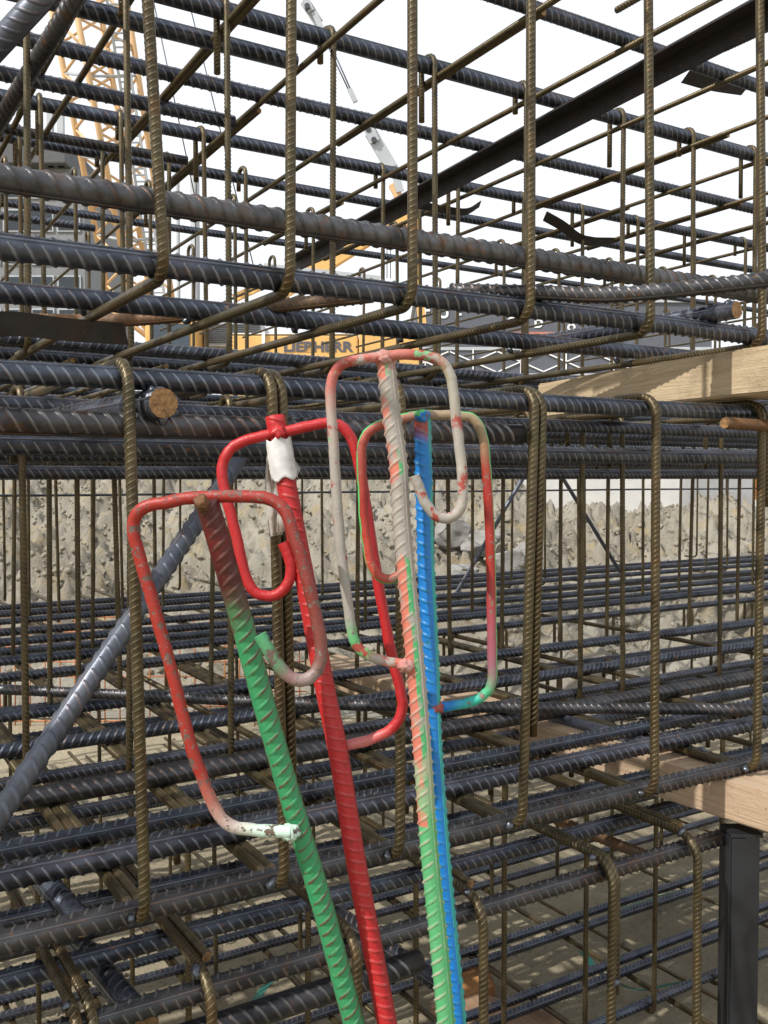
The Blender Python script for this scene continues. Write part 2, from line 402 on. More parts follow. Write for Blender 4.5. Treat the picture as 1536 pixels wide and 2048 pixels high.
XL = 11.0
def straight(L, seed=[0.]):
    seed[0] += 3.7; t = np.linspace(0, L, 45); return np.array([(x, .006 * fbm(x * .55, seed[0], 1., 2), .006 * fbm(x * .6, seed[0], 5., 2)) for x in t])
BAR = {}
for d, n in ((.04, 2), (.036, 2), (.032, 3), (.028, 2), (.024, 2)):
    BAR[d] = [rebar('longitudinal_bar_%d' % int(d * 1000), straight(XL), d, [M_BAR, M_END], roll=rl, beta=58 if i % 2 else 122, sides=12, st=6)
              for i, rl in enumerate((-.5, 2.2, .9)[:n])]
BARR = [rebar('rusting_bar', straight(XL), .032, [M_BARR, M_END], roll=-.7, beta=118, sides=12, st=6), rebar('rusting_bar', straight(XL), .036, [M_BARR, M_END], roll=1.2, beta=60, sides=12, st=6)]
BRUSTY = rebar('rusty_bar', straight(XL), .028, [M_RUSTY, M_END], roll=.4, beta=60, sides=12, st=6)
TBAR = {d: rebar('transverse_bar', np.array([(0, 0, 0), (0, 3, 0), (0, 6, 0)]), d, [M_STIR, M_END], sides=8, st=4, roll=.6, beta=55) for d in (.012, .016)}
jit = lambda a: random.uniform(-a, a)
def xspan(Y):                                    # X range that the frame sees at this depth, with a margin
    return Y * .03 - 1.0, Y * 2.1 + 2.5
def longbar(cage, Y, h, d=.032, me=None, end_px=None, start_px=None, skew=0., name='longitudinal_bar'):
    me = me or random.choice(BAR[d]); x0 = .02 * Y - 1.3 + jit(.25)
    z = EYE + h
    if end_px is not None:                       # bar that stops inside the picture
        xe = on_y(end_px, HZ, Y)[0]; x0 = xe - XL
    if start_px is not None: x0 = on_y(start_px, HZ, Y)[0]
    return place(name, me, cage, (x0, Y, z), (0, jit(R(.12)), skew + jit(R(.12))))
def Yof(y0, h): return float(on_h(0, y0, h)[1])

# --- upper cage, lengthwise bars
longbar(cage_u, YF + .027, float(on_y(0, 357, YF + .027)[2]) - EYE, .036, rebar('front_bar', straight(XL), .036, [M_SCUFF, M_END], roll=1.25, beta=62, sides=14, st=8, pitch=.026, h=.0042, halfw=.0048))
longbar(cage_u, YF + .026, float(on_y(0, 492, YF + .026)[2]) - EYE, .036, BAR[.036][0])
hb = H_UB + .027
for y0, d in ((583, .036), (676, .032), (700, .032), (717, .028)):
    longbar(cage_u, Yof(y0, hb), hb, d)
for Y in (2.5, 2.75, 3.05, 3.4, 3.8, 4.3, 4.9): longbar(cage_u, Y + jit(.05), hb, .028)
for y0, d, e, rb in ((-344, .036, None, 0), (-100, .04, None, 0), (-22, .04, 595, 0), (66, .04, None, 0), (126, .04, 475, 0), (195, .04, None, 0),
                     (250, .032, 381, 1), (272, .036, None, 0), (404, .032, None, 0), (440, .032, 195, 0)):
    Y = Yof(y0, H_UT + (-.034 if e else 0))
    longbar(cage_u, Y, H_UT + (-.034 if e else 0), d, BARR[0] if rb else None, e)
Y_B3 = Yof(-100, H_UT); Y_R3 = Yof(195, H_UT); Y_R4 = Yof(330, H_UT); Y_R5 = Yof(404, H_UT)

# --- stirrups: hoop open at the back.  Local origin at the lower front corner
def hoop(name, H, depth, d=.016, r=.045, double=False, st=5, tail=None):
    p = fillet([(0, tail or depth, H), (0, 0, H), (0, 0, 0), (0, depth, 0)], r, 7)
    return rebar(name, p, d, [M_STIR, M_END], pitch=.0095, sides=10, st=st, roll=.9, beta=60)
def stirrup(cage, me, top, bot, h0, H, dx=0.):
    xb = float(on_y(bot[0], bot[1], YF)[0]) + dx; xt = float(on_y(top[0], top[1], YF)[0]) + dx
    return place('stirrup', me, cage, (xb, YF - .008 + jit(.003), EYE + h0), (0, math.atan2(xt - xb, H), 0))
def bead(cage, p, s=.011, me=[None]):
    if me[0] is None:
        v, ff = rock_vf(1, 5, .8, 2); me[0] = mesh('weld_bead', v, ff, M_WELD, smooth=True)
    return place('weld_bead', me[0], cage, p, (jit(1), jit(1), jit(3)), (s * random.uniform(1., 1.7), s, s))
H_U = H_UT - H_UB
ST_U = hoop('stirrup_upper', H_U, 4.3, .016, .036, tail=.4)
for tx, bx, by in ((292, 325, 556), (577, 575, 590), (820, 820, 618), (1058, 1056, 640), (1293, 1293, 665), (1519, 1517, 695), (1745, 1742, 705), (1950, 1950, 725)):
    o = stirrup(cage_u, ST_U, (bx + (tx - bx), by), (bx, by), H_UB, H_U)
    z = (math.atan2(float(on_y(tx, 0, YF)[0] - on_y(bx, by, YF)[0]), .36)); o.rotation_euler.y = z
    bead(cage_u, (o.location.x + .3 + .006, YF + .028, EYE + H_UB + .012), .007); bead(cage_u, (o.location.x + .3 - .01, YF + .4, EYE + H_UB + .014), .008)
H_M = H_MT - H_MB
ST_M = hoop('stirrup_middle', H_M, 4.3, .016, .04)
midS = [((252, 722), (287, 1850)), ((538, 745), (565, 1790)), ((798, 760), (797, 1728)), ((1066, 775), (1040, 1665)), ((1306, 787), (1302, 1600)), ((1519, 800), (1508, 1541)), ((1730, 812), (1715, 1490)), ((-60, 700), (-40, 1930))]
for i, (t, b) in enumerate(midS):
    o = stirrup(cage_m, ST_M, t, b, H_MB, H_M)
    if i in (1, 3, 5):                           # lapped twin leg hooked over the top bar
        o2 = place('stirrup_lap', rebar('stirrup_lap', fillet([(0, .7, H_M), (0, 0, H_M), (0, 0, H_M - .62 + .4 * (i == 5))], .045, 7), .016, [M_STIR, M_END], pitch=.0095, st=5, roll=.9), cage_m,
                   (o.location.x + .3 + .0175, YF - .006, EYE + H_MB - .001), (0, o.rotation_euler.y, 0))
    bead(cage_m, (o.location.x + .3 - .014, YF + .012, EYE + H_MB + .006), .008)
H_L = H_LT - H_LB
ST_L = hoop('stirrup_lower', H_L, 4.3, .016, .05)
for i, px in enumerate((-30, 150, 415, 700, 970, 1222, 1402, 1600, 1780)):
    t = (px, 2115 - .3 * px); xb = float(on_y(px, HZ, YF)[0])
    place('stirrup', ST_L, cage_l, (xb, YF - .008, EYE + H_LB), (0, jit(R(.6)), 0))
    if px in (1222, 150):
        place('stirrup_lap', rebar('stirrup_lap', fillet([(0, .35, H_L), (0, 0, H_L), (0, 0, H_L - .26)], .05, 7), .016, [M_STIR, M_END], pitch=.0095, st=5, roll=.9), cage_l, (xb + .0175, YF - .004, EYE + H_LB + .001))
        bead(cage_l, (xb + .01, YF - .014, EYE + H_LT - .23), .008)
    bead(cage_l, (xb - .012, YF + .03, EYE + H_LT + .002), .008)

# --- middle cage, lengthwise bars
top = H_MT - .026
longbar(cage_m, YF + .027, float(on_y(0, 744, YF + .03)[2]) - EYE, .032, BAR[.032][1])
longbar(cage_m, Yof(803, top), top, .032, BAR[.032][1])
longbar(cage_m, YF + .03, float(on_y(0, 853, YF + .03)[2]) - EYE, .036, BARR[1], 1028)
for Y in (2.15, 2.6, 3.05, 3.5, 3.95, 4.4, 4.9, 5.4): longbar(cage_m, Y + jit(.06), top, .032)
for Y in (1.55, 1.95, 2.35, 2.75, 3.2, 3.6, 4.1, 4.6, 5.1, 5.6): longbar(cage_m, Y + jit(.06), .06 + jit(.004), .032)
for Y in (2.0, 2.5, 3.1, 3.7, 4.3, 4.9, 5.5): longbar(cage_m, Y + jit(.06), .018 + jit(.004), .028)
low = H_MB + .027
longbar(cage_m, YF + .027, float(on_y(0, 1882, YF + .027)[2]) - EYE, .032, BARR[0])
for y0, d, rb in ((1757, .036, 0), (1703, .032, 0), (1606, .036, 1), (1568, .024, 0), (1502, .032, 0), (1432, .032, 0), (1352, .028, 0), (1322, .032, 0), (1301, .028, 0), (1283, .032, 0), (1264, .032, 0), (1243, .028, 0), (1228, .032, 0), (1215, .028, 0)):
    longbar(cage_m, Yof(y0, low), low, d, BARR[1] if rb else None)
for Y in (1.5, 1.95, 2.5, 2.9): longbar(cage_m, Y, low - .068, .028)      # second layer under the stirrup legs

# --- lower cage, lengthwise bars
lt = H_LT - .027
longbar(cage_l, YF + .027, lt, .036, BARR[0])
longbar(cage_l, YF + .03, float(on_y(700, 1978, YF + .03)[2]) - EYE, .036, BARR[1], 836)
for Y in (1.5, 1.62, 1.95, 2.4, 2.9, 3.3, 3.8, 4.3, 5.0): longbar(cage_l, Y + jit(.03), lt, random.choice((.028, .032)))
lb = H_LB + .022
for y in [float(on_h(1100, q, lb)[1]) for q in (1702, 1729, 1851, 1876, 1967, 1996, 2090)] + [1.5, 3.9, 4.4, 5.0]: longbar(cage_l, y, lb, .028)

# --- crosswise bars
def cross(cage, X, h, Y0=1.22, d=.012, yaw=0., L=None):
    o = place('transverse_bar', TBAR[d], cage, (X, Y0, EYE + h), (0, 0, yaw + jit(R(.25))))
    if L: o.scale = (1, L / 6, 1)
    return o
tops = [170, 268, 455, 645, 862, 1040, 1228, 1368, 1492, 1610, 1720, 1820]
xb3 = [float(on_y(p, HZ, Y_B3)[0]) for p in tops]
for X in [-.3, .1] + xb3 + [xb3[-1] + .55 * k for k in range(1, 7)]:
    yaw = R(-1.2) + jit(R(.3)); Xs = X - (Y_B3 - .9) * math.sin(-yaw)
    cross(cage_u, Xs, H_UT - .03, .9, .016, yaw)
    for q in range(random.choice((1, 1, 2))):
        y0 = random.uniform(.3, 2.6); cross(cage_u, Xs + .0165 - y0 * math.sin(yaw), H_UT - .031, .9 + y0, .016, yaw, random.uniform(.5, 1.1))
for px in (60, 255, 452, 655, 860, 1045, 1230, 1370, 1500):
    X = float(on_y(px, HZ, 2.3)[0]); cross(cage_u, X + .1, hb - .028, 2.3, .012, R(1), 2.6)
for i, (t, b) in enumerate(midS):
    X = float(on_y(b[0], b[1], YF)[0])
    cross(cage_m, X + .0175, low - .027, 1.34, .016, R(.4), random.uniform(1.4, 3.2)); cross(cage_m, X - .0175, low - .0275, 1.62, .016, R(-.3), 1.6)
for px in (1150, 1420, 420, 690): cross(cage_m, float(on_y(px, HZ, 2.4)[0]), low - .027, 1.98, .016, R(1), 3.2)
for px in (20, 240, 500, 740, 980, 1200, 1410, 1600):
    X = float(on_y(px, HZ, 2.4)[0]); cross(cage_l, X, H_LB + .004, 1.45, .012, R(1), 4.0)
for px in (415, 970, 1402): cross(cage_l, float(on_y(px, HZ, YF)[0]) + .0175, H_LT, 1.36, .016, R(.3), 1.4)

# --- upright links with hooked heads
def link_mesh(name, H, d=.014, hook=.13, foot=.12, hr=.029, st=4):
    a = [(0, foot, 0), (0, 0, 0), (0, 0, H - hr)]
    p = fillet(a, .03, 5)
    arc = [(0, hr - hr * math.cos(t), H - hr + hr * math.sin(t)) for t in np.linspace(0, math.pi, 9)]
    p = np.vstack([p, arc[1:], [(0, 2 * hr, H - hr - hook)]])
    return rebar(name, p, d, [M_STIR, M_END], pitch=.0095, sides=8, st=st, roll=.5)
LK_U = [link_mesh('vertical_link', H_U + .03, .015, t) for t in (.14, .05)]
LK_M = [link_mesh('vertical_link', H_M + .02, .014, t) for t in (.12, .06)]
LK_L = link_mesh('vertical_link', H_L + .02, .014, .1, .05)
def row(cage, mes, Y, pxs, h0, lean=1.2):
    for i, px in enumerate(pxs):
        X = float(on_y(px, HZ, Y)[0]); me = mes[i % len(mes)] if isinstance(mes, list) else mes
        place('vertical_link', me, cage, (X, Y - .026, EYE + h0), (0, jit(R(lean)), jit(.15)))
def spread(a, b, Y, n, j=.03):
    xa, xb = float(on_y(a, HZ, Y)[0]), float(on_y(b, HZ, Y)[0])
    return [xa + (xb - xa) * i / (n - 1) + jit(j) for i in range(n)]
def rowx(cage, mes, Y, xs, h0, lean=1.2):
    for i, X in enumerate(xs):
        me = mes[i % len(mes)] if isinstance(mes, list) else mes
        place('vertical_link', me, cage, (X, Y - .026, EYE + h0), (0, jit(R(lean)), jit(.2)))
row(cage_u, [LK_U[0], LK_U[1]], Y_B3, (55, 258, 452, 655, 860, 1040, 1228, 1370, 1492, 1610, 1720), H_UB, .5)
row(cage_u, LK_U, Y_R3, (90, 246, 410, 757, 905, 1036, 1155, 1262, 1375, 1475, 1570), H_UB, .6)
row(cage_u, LK_U, Y_R4, (15, 152, 302, 468, 620, 790, 1000, 1110, 1215, 1320, 1420, 1510), H_UB, .6)
row(cage_u, LK_U, Y_R3 + .3, (45, 205, 335, 490, 835), H_UB, .6)
rowx(cage_u, LK_U, Y_R5 + .4, spread(-40, 1600, Y_R5 + .4, 13), H_UB)
row(cage_m, LK_M, 1.98, (40, 245, 450, 1045, 1236, 1150, 1430, 1545), H_MB, 1.0)
row(cage_m, LK_M, 2.6, (90, 148, 232, 412, 705, 892, 996, 1112, 1206, 1370, 1467, 1560), H_MB, 1.3)
row(cage_m, LK_M, 3.4, (18, 178, 305, 540, 725, 938, 1152, 1280, 1352, 1500), H_MB, 1.2)
row(cage_m, LK_M, 4.3, (52, 113, 240, 320, 470, 640, 860, 1018, 1085, 1165, 1408, 1450), H_MB, 1.0)
row(cage_m, LK_M, 5.2, (5, 183, 355, 600, 810, 940, 1060, 1240, 1390, 1515), H_MB, .8)
row(cage_l, LK_L, 1.95, (120, 360, 600, 822, 1000, 1165, 1305, 1440), H_LB, .5)
row(cage_l, LK_L, 2.7, (60, 250, 420, 590, 720, 850, 978, 1110, 1220, 1320, 1440), H_LB, .5)
row(cage_l, LK_L, 3.6, (10, 190, 330, 470, 620, 760, 900, 1010, 1118, 1240, 1380, 1500), H_LB, .6)

# --- rolled angle, plates, brace, stubs, chair
def bar_between(cage, name, a, b, d, mats, **kw):
    a, b = np.array(a, float), np.array(b, float); L = np.linalg.norm(b - a)
    me = rebar(name, np.array([(0, 0, 0), (L / 2, 0, 0), (L, 0, 0)]), d, mats, **kw)
    q = Vector((1, 0, 0)).rotation_difference(Vector(tuple(b - a)))
    o = place(name, me, cage, a); o.rotation_mode = 'QUATERNION'; o.rotation_quaternion = q; return o
p0 = on_h(1560, -5, H_UT - .03); p1 = on_h(590, 520, H_UT - .03)
mb = MB(); t = (p1 - p0); t[2] = 0; L = np.linalg.norm(t); yaw = math.atan2(t[1], t[0])
mb.box((L + 1.2, .007, .055), (L / 2 - .6, 0, -.03), .001); mb.box((L + 1.2, .055, .007), (L / 2 - .6, .0312, -.0062), .001)
place('steel_angle', mb.mesh('steel_angle', M_FLAT), cage_u, p0, (0, 0, yaw))
def plate(cage, name, pts, hgt, wid, thick=.006):
    """bent flat strip following pts (world), width upright"""
    P = catmull(pts, 5); V = []; f = []
    for i, p in enumerate(P):
        t = P[min(i + 1, len(P) - 1)] - P[max(i - 1, 0)]; t /= np.linalg.norm(t); s = np.cross(t, (0, 0, 1.)); s /= np.linalg.norm(s)
        wd = np.array(wid, float) / np.linalg.norm(wid) * hgt / 2
        V += [p + wd + s * thick / 2, p + wd - s * thick / 2, p - wd - s * thick / 2, p - wd + s * thick / 2]
        if i: o = 4 * i; f += [(o - 4 + k, o - 4 + (k + 1) % 4, o + (k + 1) % 4, o + k) for k in range(4)]
    f += [(0, 1, 2, 3), tuple(len(V) - 4 + k for k in (3, 2, 1, 0))]
    V = np.array(V); c = V[0].copy()
    return place(name, mesh(name, V - c, f, M_PLATE), cage, c)
A = lambda px, py, Y: on_y(px, py, Y)
plate(cage_u, 'spacer_plate', [A(-60, 655, 1.62), A(30, 648, 1.62), A(140, 660, 1.66), A(250, 668, 1.72)], .045, (.35, .5, -.75))
plate(cage_u, 'spacer_plate', [A(1372, 152, 2.25), A(1430, 168, 2.25), A(1492, 178, 2.25)], .06, (.25, .85, -.35))
plate(cage_u, 'spacer_plate', [A(1090, 432, 3.0), A(1125, 452, 3.0), A(1165, 480, 3.0), A(1225, 484, 3.0)], .05, (.3, .8, -.5))
plate(cage_u, 'spacer_plate', [A(830, 408, 3.2), A(880, 418, 3.2), A(930, 424, 3.2), A(960, 408, 3.2)], .04, (.3, .8, -.5))
place_b = bar_between(cage_m, 'brace_bar', A(-30, 1672, 1.37), A(480, 915, 1.72), .0305, [M_BLUE, M_END], roll=1.75, beta=122, sides=16, st=9, pitch=.0235, h=.0032, span=1.35)
CH = fillet([A(905, 1200, 4.0), A(1046, 955, 4.0), A(1125, 955, 4.3), A(1250, 1160, 4.3)], .05)
place('spacer_chair', rebar('spacer_chair', CH - CH[0], .022, [M_BLUE, M_END]), cage_m, CH[0])
def stub(cage, px, py, Y, L, d, mat, welds=()):
    p = A(px, py, Y) if Y > 0 else on_h(px, py, Y); me = rebar('stub_bar', np.array([(0, 0, 0), (0, L / 2, 0), (0, L, 0)]), d, [mat, M_END], sides=14, st=8, roll=.3, h=.0026)
    o = place('stub_bar', me, cage, p, (0, 0, R(4)))
    for a in welds: bead(cage, p + np.array([math.cos(a) * d * .5, .016, math.sin(a) * d * .5]), .0075)
    return o
stub(cage_m, 327, 806, YF - .03, .55, .042, M_BAR, (.4, 2.1, 4.9)); stub(cage_u, 1474, 620, YF - .03, .6, .036, M_BAR, (2.,))
stub(cage_m, 1420, 1517, low - .036, .3, .034, M_BAR, (1.8,))
stub(cage_l, 292, 2052, YF + .05, .36, .04, M_BAR, ()); stub(cage_m, 165, 1850, YF + .1, .4, .036, M_BAR, ())
stub(cage_l, 905, 1985, YF + .12, .4, .034, M_BAR, ()); stub(cage_m, 1330, 1500, low - .034, .5, .036, M_BLUE, ()); stub(cage_l, 1318, 1722, YF + .1, .3, .024, M_RUSTY, ())
bar_between(cage_u, 'brace_bar', A(-80, 172, 1.75), A(140, -66, 1.55), .036, [M_BLUE, M_END], roll=2., sides=14, st=8)
bar_between(cage_u, 'brace_bar', A(160, -18, 1.95), A(-30, 290, 2.5), .034, [M_BARR, M_END], roll=1., sides=14, st=8)
# thin distribution bar seen through the gap
longbar(cage_m, 4.75, float(on_y(800, 985, 4.75)[2]) - EYE, .024, None).scale = (1, .5, .5)

# loose bars lying skew on the mats
def loose(label, a, b, d, mat, name='loose_bar'):
    a, b = np.array(a), np.array(b); mid = (a + b) / 2 + np.array([0, 0, -.02]); P = catmull([a, (a * 2 + mid * 2) / 4 + (b - a) * .0, mid, b], 6)
    me = rebar(name, P - a, d, [mat, M_END], sides=12, st=6, roll=.8)
    return tag(place(name, me, None, a), label, 'steel bar')
loose('rusty bar lying skew and level across the mat of the middle cage', on_h(-150, 1372, low + .045), on_h(1700, 1421, low + .045), .028, M_BARR)
loose('rusty bar lying skew on the upper cage, left behind the first stirrups', on_h(-120, 641, hb + .03), on_h(745, 592, hb + .03), .026, M_RUSTY)
loose('rust-flecked bar lying skew on the upper cage near the right timber', on_h(900, 582, hb + .036), on_h(1640, 548, hb + .036), .027, M_BARR)
p = A(1449, 846, YF - .02)
tag(place('loose_bar', rebar('loose_bar', np.array([(0, 0, 0), (.5, .02, -.005), (1., .05, -.01)]), .022, [M_RUSTY, M_END], roll=.2), None, p), 'short bright-rusty bar end poking out beside the right timber', 'steel bar')

# ------------------------------------------------------------------ timber bearers and post
def beam_obj(name, label, X, Y0, Y1, z0, z1, wdt, mat, yaw=0.):
    import bmesh
    L = Y1 - Y0; bm = bmesh.new(); bmesh.ops.create_cube(bm, size=1); bmesh.ops.scale(bm, vec=(wdt, L, z1 - z0), verts=bm.verts)
    bmesh.ops.bevel(bm, geom=list(bm.edges), offset=.004, segments=2, affect='EDGES')
    bmesh.ops.subdivide_edges(bm, edges=[e for e in bm.edges if abs((e.verts[0].co - e.verts[1].co).y) > .5], cuts=24)
    for v in bm.verts: v.co += Vector((.0035 * fbm(v.co.y * 3, 1.), 0, .003 * fbm(v.co.y * 2.5, 5.)))
    V = np.array([v.co[:] for v in bm.verts]) + np.array([wdt / 2, L / 2, (z1 - z0) / 2]); f = [tuple(v.index for v in q.verts) for q in bm.faces]; bm.free()
    return tag(place(name, mesh(name, V, f, mat), None, (X, Y0, z0), (0, 0, yaw)), label, 'timber beam', 'timber bearers between the cages')
pa = on_h(1536, 688, H_UB - .012); Xt = float(pa[0])
print('timber', pa)
pb = on_h(1075, 768, H_UB - .012)
yawt = math.atan2(-(pb[0] - pa[0]), pb[1] - pa[1])
d = (pa - pb) / np.linalg.norm(pa - pb); st_ = pa + d * .45
beam_obj('timber_beam', 'pale sawn timber bearer under the uppermost cage, dappled with sunlight', st_[0], st_[1], st_[1] + np.linalg.norm(pb - st_), EYE + H_MT + .012, EYE + H_UB - .011, .13, M_WOOD, yawt)
pa = on_h(1536, 1667, H_LT + .012); pb = on_h(1030, 1500, H_LT + .012)
yawt = math.atan2(-(pb[0] - pa[0]), pb[1] - pa[1]); d = (pa - pb) / np.linalg.norm(pa - pb); st_ = pa + d * .9
beam_obj('timber_beam', 'reddish timber bearer under the middle cage, above the dark steel post', st_[0], st_[1], st_[1] + 2.7, EYE + H_LT + .012, EYE + H_MB - .011, .14, M_WOOD2, yawt)
M_POST = plain('grey_post_steel', (.032, .034, .039), .5, .4, .35, 9, .1)
X_P = on_h(1462, 1648, H_LT + .01); mb = MB()
hh = EYE + H_LT + .012 - .02
mb.box((.062, .006, hh - .012), (.035, 0, hh / 2), .001); mb.box((.006, .05, hh - .012), (.001, .029, hh / 2), .001); mb.box((.12, .12, .012), (.035, .03, .006), .002); mb.box((.09, .09, .01), (.035, .03, hh - .002), .002)
P = empty('support_post', (X_P[0], X_P[1], -.005), -(math.pi / 2 - AZ)); tag(P, 'dark steel angle post holding up the lower timber bearer', 'post')
m1 = MB(); m1.box((.058, .006, hh - .016), (.031, 0, hh / 2), .0012); m1.box((.006, .06, hh - .016), (.0015, .0335, hh / 2), .0012); place('angle_shaft', m1.mesh('angle_shaft', M_POST), P)
m1 = MB(); m1.box((.13, .13, .01), (.03, .03, .004), .002); place('foot_plate', m1.mesh('foot_plate', M_POST), P)
m1 = MB(); m1.box((.068, .066, .008), (.034, .032, hh - .003), .002); place('head_plate', m1.mesh('head_plate', M_POST), P)

# ------------------------------------------------------------------ painted hangers
def paint(name, stops, chip_cols, chip_lo, chip_hi, chip_scale=45, ribcol=None, ribamt=0., side=None, rough=.42, big=None, dust=.3, smax=1.1, wobble=.1):
    """stops: paint colours along the bar; chip_cols: (older paint, bare steel); side: (lo, hi, colour) a strip along one flank"""
    k = NT(name); co = k.coords(False); s_, rib = k.uv(); ang, _ = k.uv('ang')
    wob = k.math('ADD', s_, k.math('MULTIPLY', k.math('SUBTRACT', k.noise(co, 14, 5), .5), wobble))
    c = k.ramp(wob, stops)
    if side:
        for lo, hi, cc, sc, thr in side:
            a = k.math('ADD', ang, k.math('MULTIPLY', k.math('SUBTRACT', k.noise(co, 30, 4), .5), .12))
            m = k.math('MULTIPLY', k.math('GREATER_THAN', a, lo), k.math('LESS_THAN', a, hi))
            m = k.math('MULTIPLY', m, k.ramp(k.noise(co, sc, 6), [(thr - .03, 0.), (thr + .03, 1.)])); c = k.mix(k.math('MULTIPLY', m, k.math('LESS_THAN', s_, smax)), c, cc)
    if big:
        for cc, sc, lo, hi in big: c = k.mix(k.ramp(k.noise(co, sc, 6, .6), [(lo, 0.), (hi, 1.)]), c, cc)
    ch = k.ramp(k.noise(co, chip_scale, 7, .66), [(chip_lo, 0.), (chip_hi, 1.)])
    c = k.mix(ch, c, chip_cols[0]); chm = ch
    ch2 = k.ramp(k.noise(co, chip_scale * 2.3, 6, .6), [(chip_lo + .05, 0.), (chip_hi + .05, 1.)]); c = k.mix(ch2, c, chip_cols[1])
    if ribcol: c = k.mix(k.math('MULTIPLY', k.math('MULTIPLY', k.math('POWER', rib, 1.3), ribamt), k.ramp(k.noise(co, 55, 5), [(.38, 0.), (.58, 1.)])), c, ribcol)
    c = k.mix(k.ramp(k.noise(co, 150, 4), [(.66, 0.), (.78, dust)]), c, (.6, .57, .5))
    k.col(c); k.link(k.ramp(k.noise(co, 60, 4), [(.3, rough - .1), (.7, rough + .22)]), k.b.inputs['Roughness'])
    k.bump(k.math('SUBTRACT', k.noise(co, 200, 5), k.math('MULTIPLY', chm, .7)), .5, .0014); return k.m
GREEN, DKRED, RED, BRED, GREY, SALM, BLUE = (.035, .255, .1), (.065, .007, .006), (.3, .02, .011), (.42, .015, .017), (.3, .275, .24), (.5, .15, .1), (.006, .17, .5)
MINT, BROWN, STEELC = (.5, .66, .55), (.1, .05, .035), (.15, .13, .11)
PM = {
 'post1': paint('green_over_dark_red_paint', [(0, DKRED), (.03, (.12, .01, .008)), (.06, DKRED), (.085, (.08, .06, .035)), (.115, (.04, .26, .1)), (.13, GREEN), (1, GREEN)], (BROWN, (.05, .03, .025)), .66, .7, 30, (.11, .045, .03), 1.4, None, .36),
 'loop1': paint('chipped_red_paint', [(0, MINT), (.04, MINT), (.075, (.46, .38, .34)), (.115, (.38, .16, .12)), (.15, RED), (.62, RED), (.7, (.22, .02, .013)), (.82, (.17, .025, .016)), (.88, (.15, .05, .035)), (.91, (.26, .2, .185)), (.935, (.24, .13, .12)), (.96, (.09, .2, .1)), (1, (.07, .3, .13))], ((.12, .08, .06), STEELC), .56, .59, 60, None, 0, None, .42, None, .25, wobble=.05),
 'post2': paint('bright_red_paint', [(0, BRED), (1, BRED)], ((.3, .02, .015), (.08, .03, .025)), .66, .69, 34, (.36, .1, .08), .5, None, .36, None, .25),
 'loop2': paint('bright_red_round_paint', [(0, (.52, .06, .06)), (.035, (.52, .17, .16)), (.06, (.5, .05, .045)), (.08, BRED), (1, BRED)], ((.3, .02, .015), (.08, .03, .025)), .64, .67, 34, None, 0, None, .36, None, .25),
 'post3': paint('grey_salmon_green_paint', [(0, (.5, .2, .17)), (.02, GREY), (.25, GREY), (.3, (.3, .32, .2)), (.35, (.08, .33, .13)), (1, (.06, .33, .13))], ((.4, .36, .31), STEELC), .64, .7, 30, (.42, .34, .27), 1., [(.1, .4, SALM, 12, .5), (.0, .1, (.06, .33, .12), 12, .52)], .55, None, .4, .34, .05),
 'loop3': paint('dusty_grey_red_green_paint', [(0, SALM), (.05, SALM), (.075, (.1, .4, .15)), (.1, (.12, .38, .15)), (.13, GREY), (.34, GREY), (.44, (.36, .28, .24)), (.48, (.42, .12, .1)), (.6, (.4, .13, .1)), (.64, RED), (.7, (.28, .27, .19)), (.78, GREY), (.84, (.34, .31, .25)), (.9, GREY), (1, GREY)],
               ((.13, .36, .16), STEELC), .6, .64, 26, None, 0, None, .6, [((.3, .05, .035), 23, .55, .58), ((.31, .28, .245), 34, .52, .6)], .6),
 'post4': paint('bright_blue_paint', [(0, (.3, .06, .045)), (.014, (.28, .05, .04)), (.024, BLUE), (1, BLUE)], ((.02, .16, .24), (.04, .1, .16)), .66, .72, 40, (.03, .2, .2), .6, [(.8, .985, (.03, .33, .3), 6, .4)], .35, wobble=.03),
 'loop4': paint('maroon_red_green_paint', [(0, BLUE), (.03, BLUE), (.05, (.02, .38, .3)), (.085, (.05, .34, .15)), (.13, (.26, .1, .13)), (.2, (.3, .06, .08)), (.28, RED), (.44, RED), (.5, (.25, .19, .1)), (.6, (.28, .2, .14)), (.68, (.34, .08, .05)), (.8, RED), (.9, (.45, .05, .03)), (1, (.25, .12, .08))],
               ((.2, .14, .1), STEELC), .6, .65, 34, None, 0, [(.4, .6, (.07, .42, .12), 7, .4)], .45),
}
def hanger(label, post, loop, mp, ml, dpost, dloop, roll, welds, beta=62, prad=None):
    post = [np.array(p) for p in post]; g = post[-1] + (post[-1] - post[-3]) / (post[-3][2] - post[-1][2]) * (post[-1][2] + .03)
    n = 9; post = post + [post[-1] + (g - post[-1]) * (i + 1) / n for i in range(n)]; base = np.array([g[0], g[1], 0.]); e = tag(empty('rebar_hanger', base), label, 'hanger', 'painted rebar hangers leaning on the cage')
    place('post', rebar('post', catmull(post, 8) - base, dpost, [mp, mp], pitch=.0158, h=.0026, sides=16, st=9, roll=roll, beta=beta, norm=True, halfw=.0034, span=1.2), e, base)
    lp = catmull(loop, 7) - base; lp += np.array([[.0007 * fbm(i * .21, 3.), .0007 * fbm(i * .21, 8.), .0007 * fbm(i * .21, 5.)] for i in range(len(lp))])
    v, f, uv, u2 = tube(lp, dloop / 2, 16, True, [dloop / 2 * (1 + .05 * fbm(i * .3, 2.) + .025 * fbm(i * 1.1, 6.)) for i in range(len(lp))]); me = mesh('loop', v, f, ml, uv, True, None, u2, 50)
    place('loop', me, e, base)
    for p, s, m in welds:
        vv, ff = rock_vf(1, int(p[0] * 1000) % 97, .9, 3); vv *= 1 - .0 * vv
        place('weld', mesh('weld', vv * s, ff, m, uv=np.tile([.001 if m is ml else .001, 0], (len(vv), 1)), uv2=np.zeros((len(vv), 2)), smooth=True), e, p)
    return e
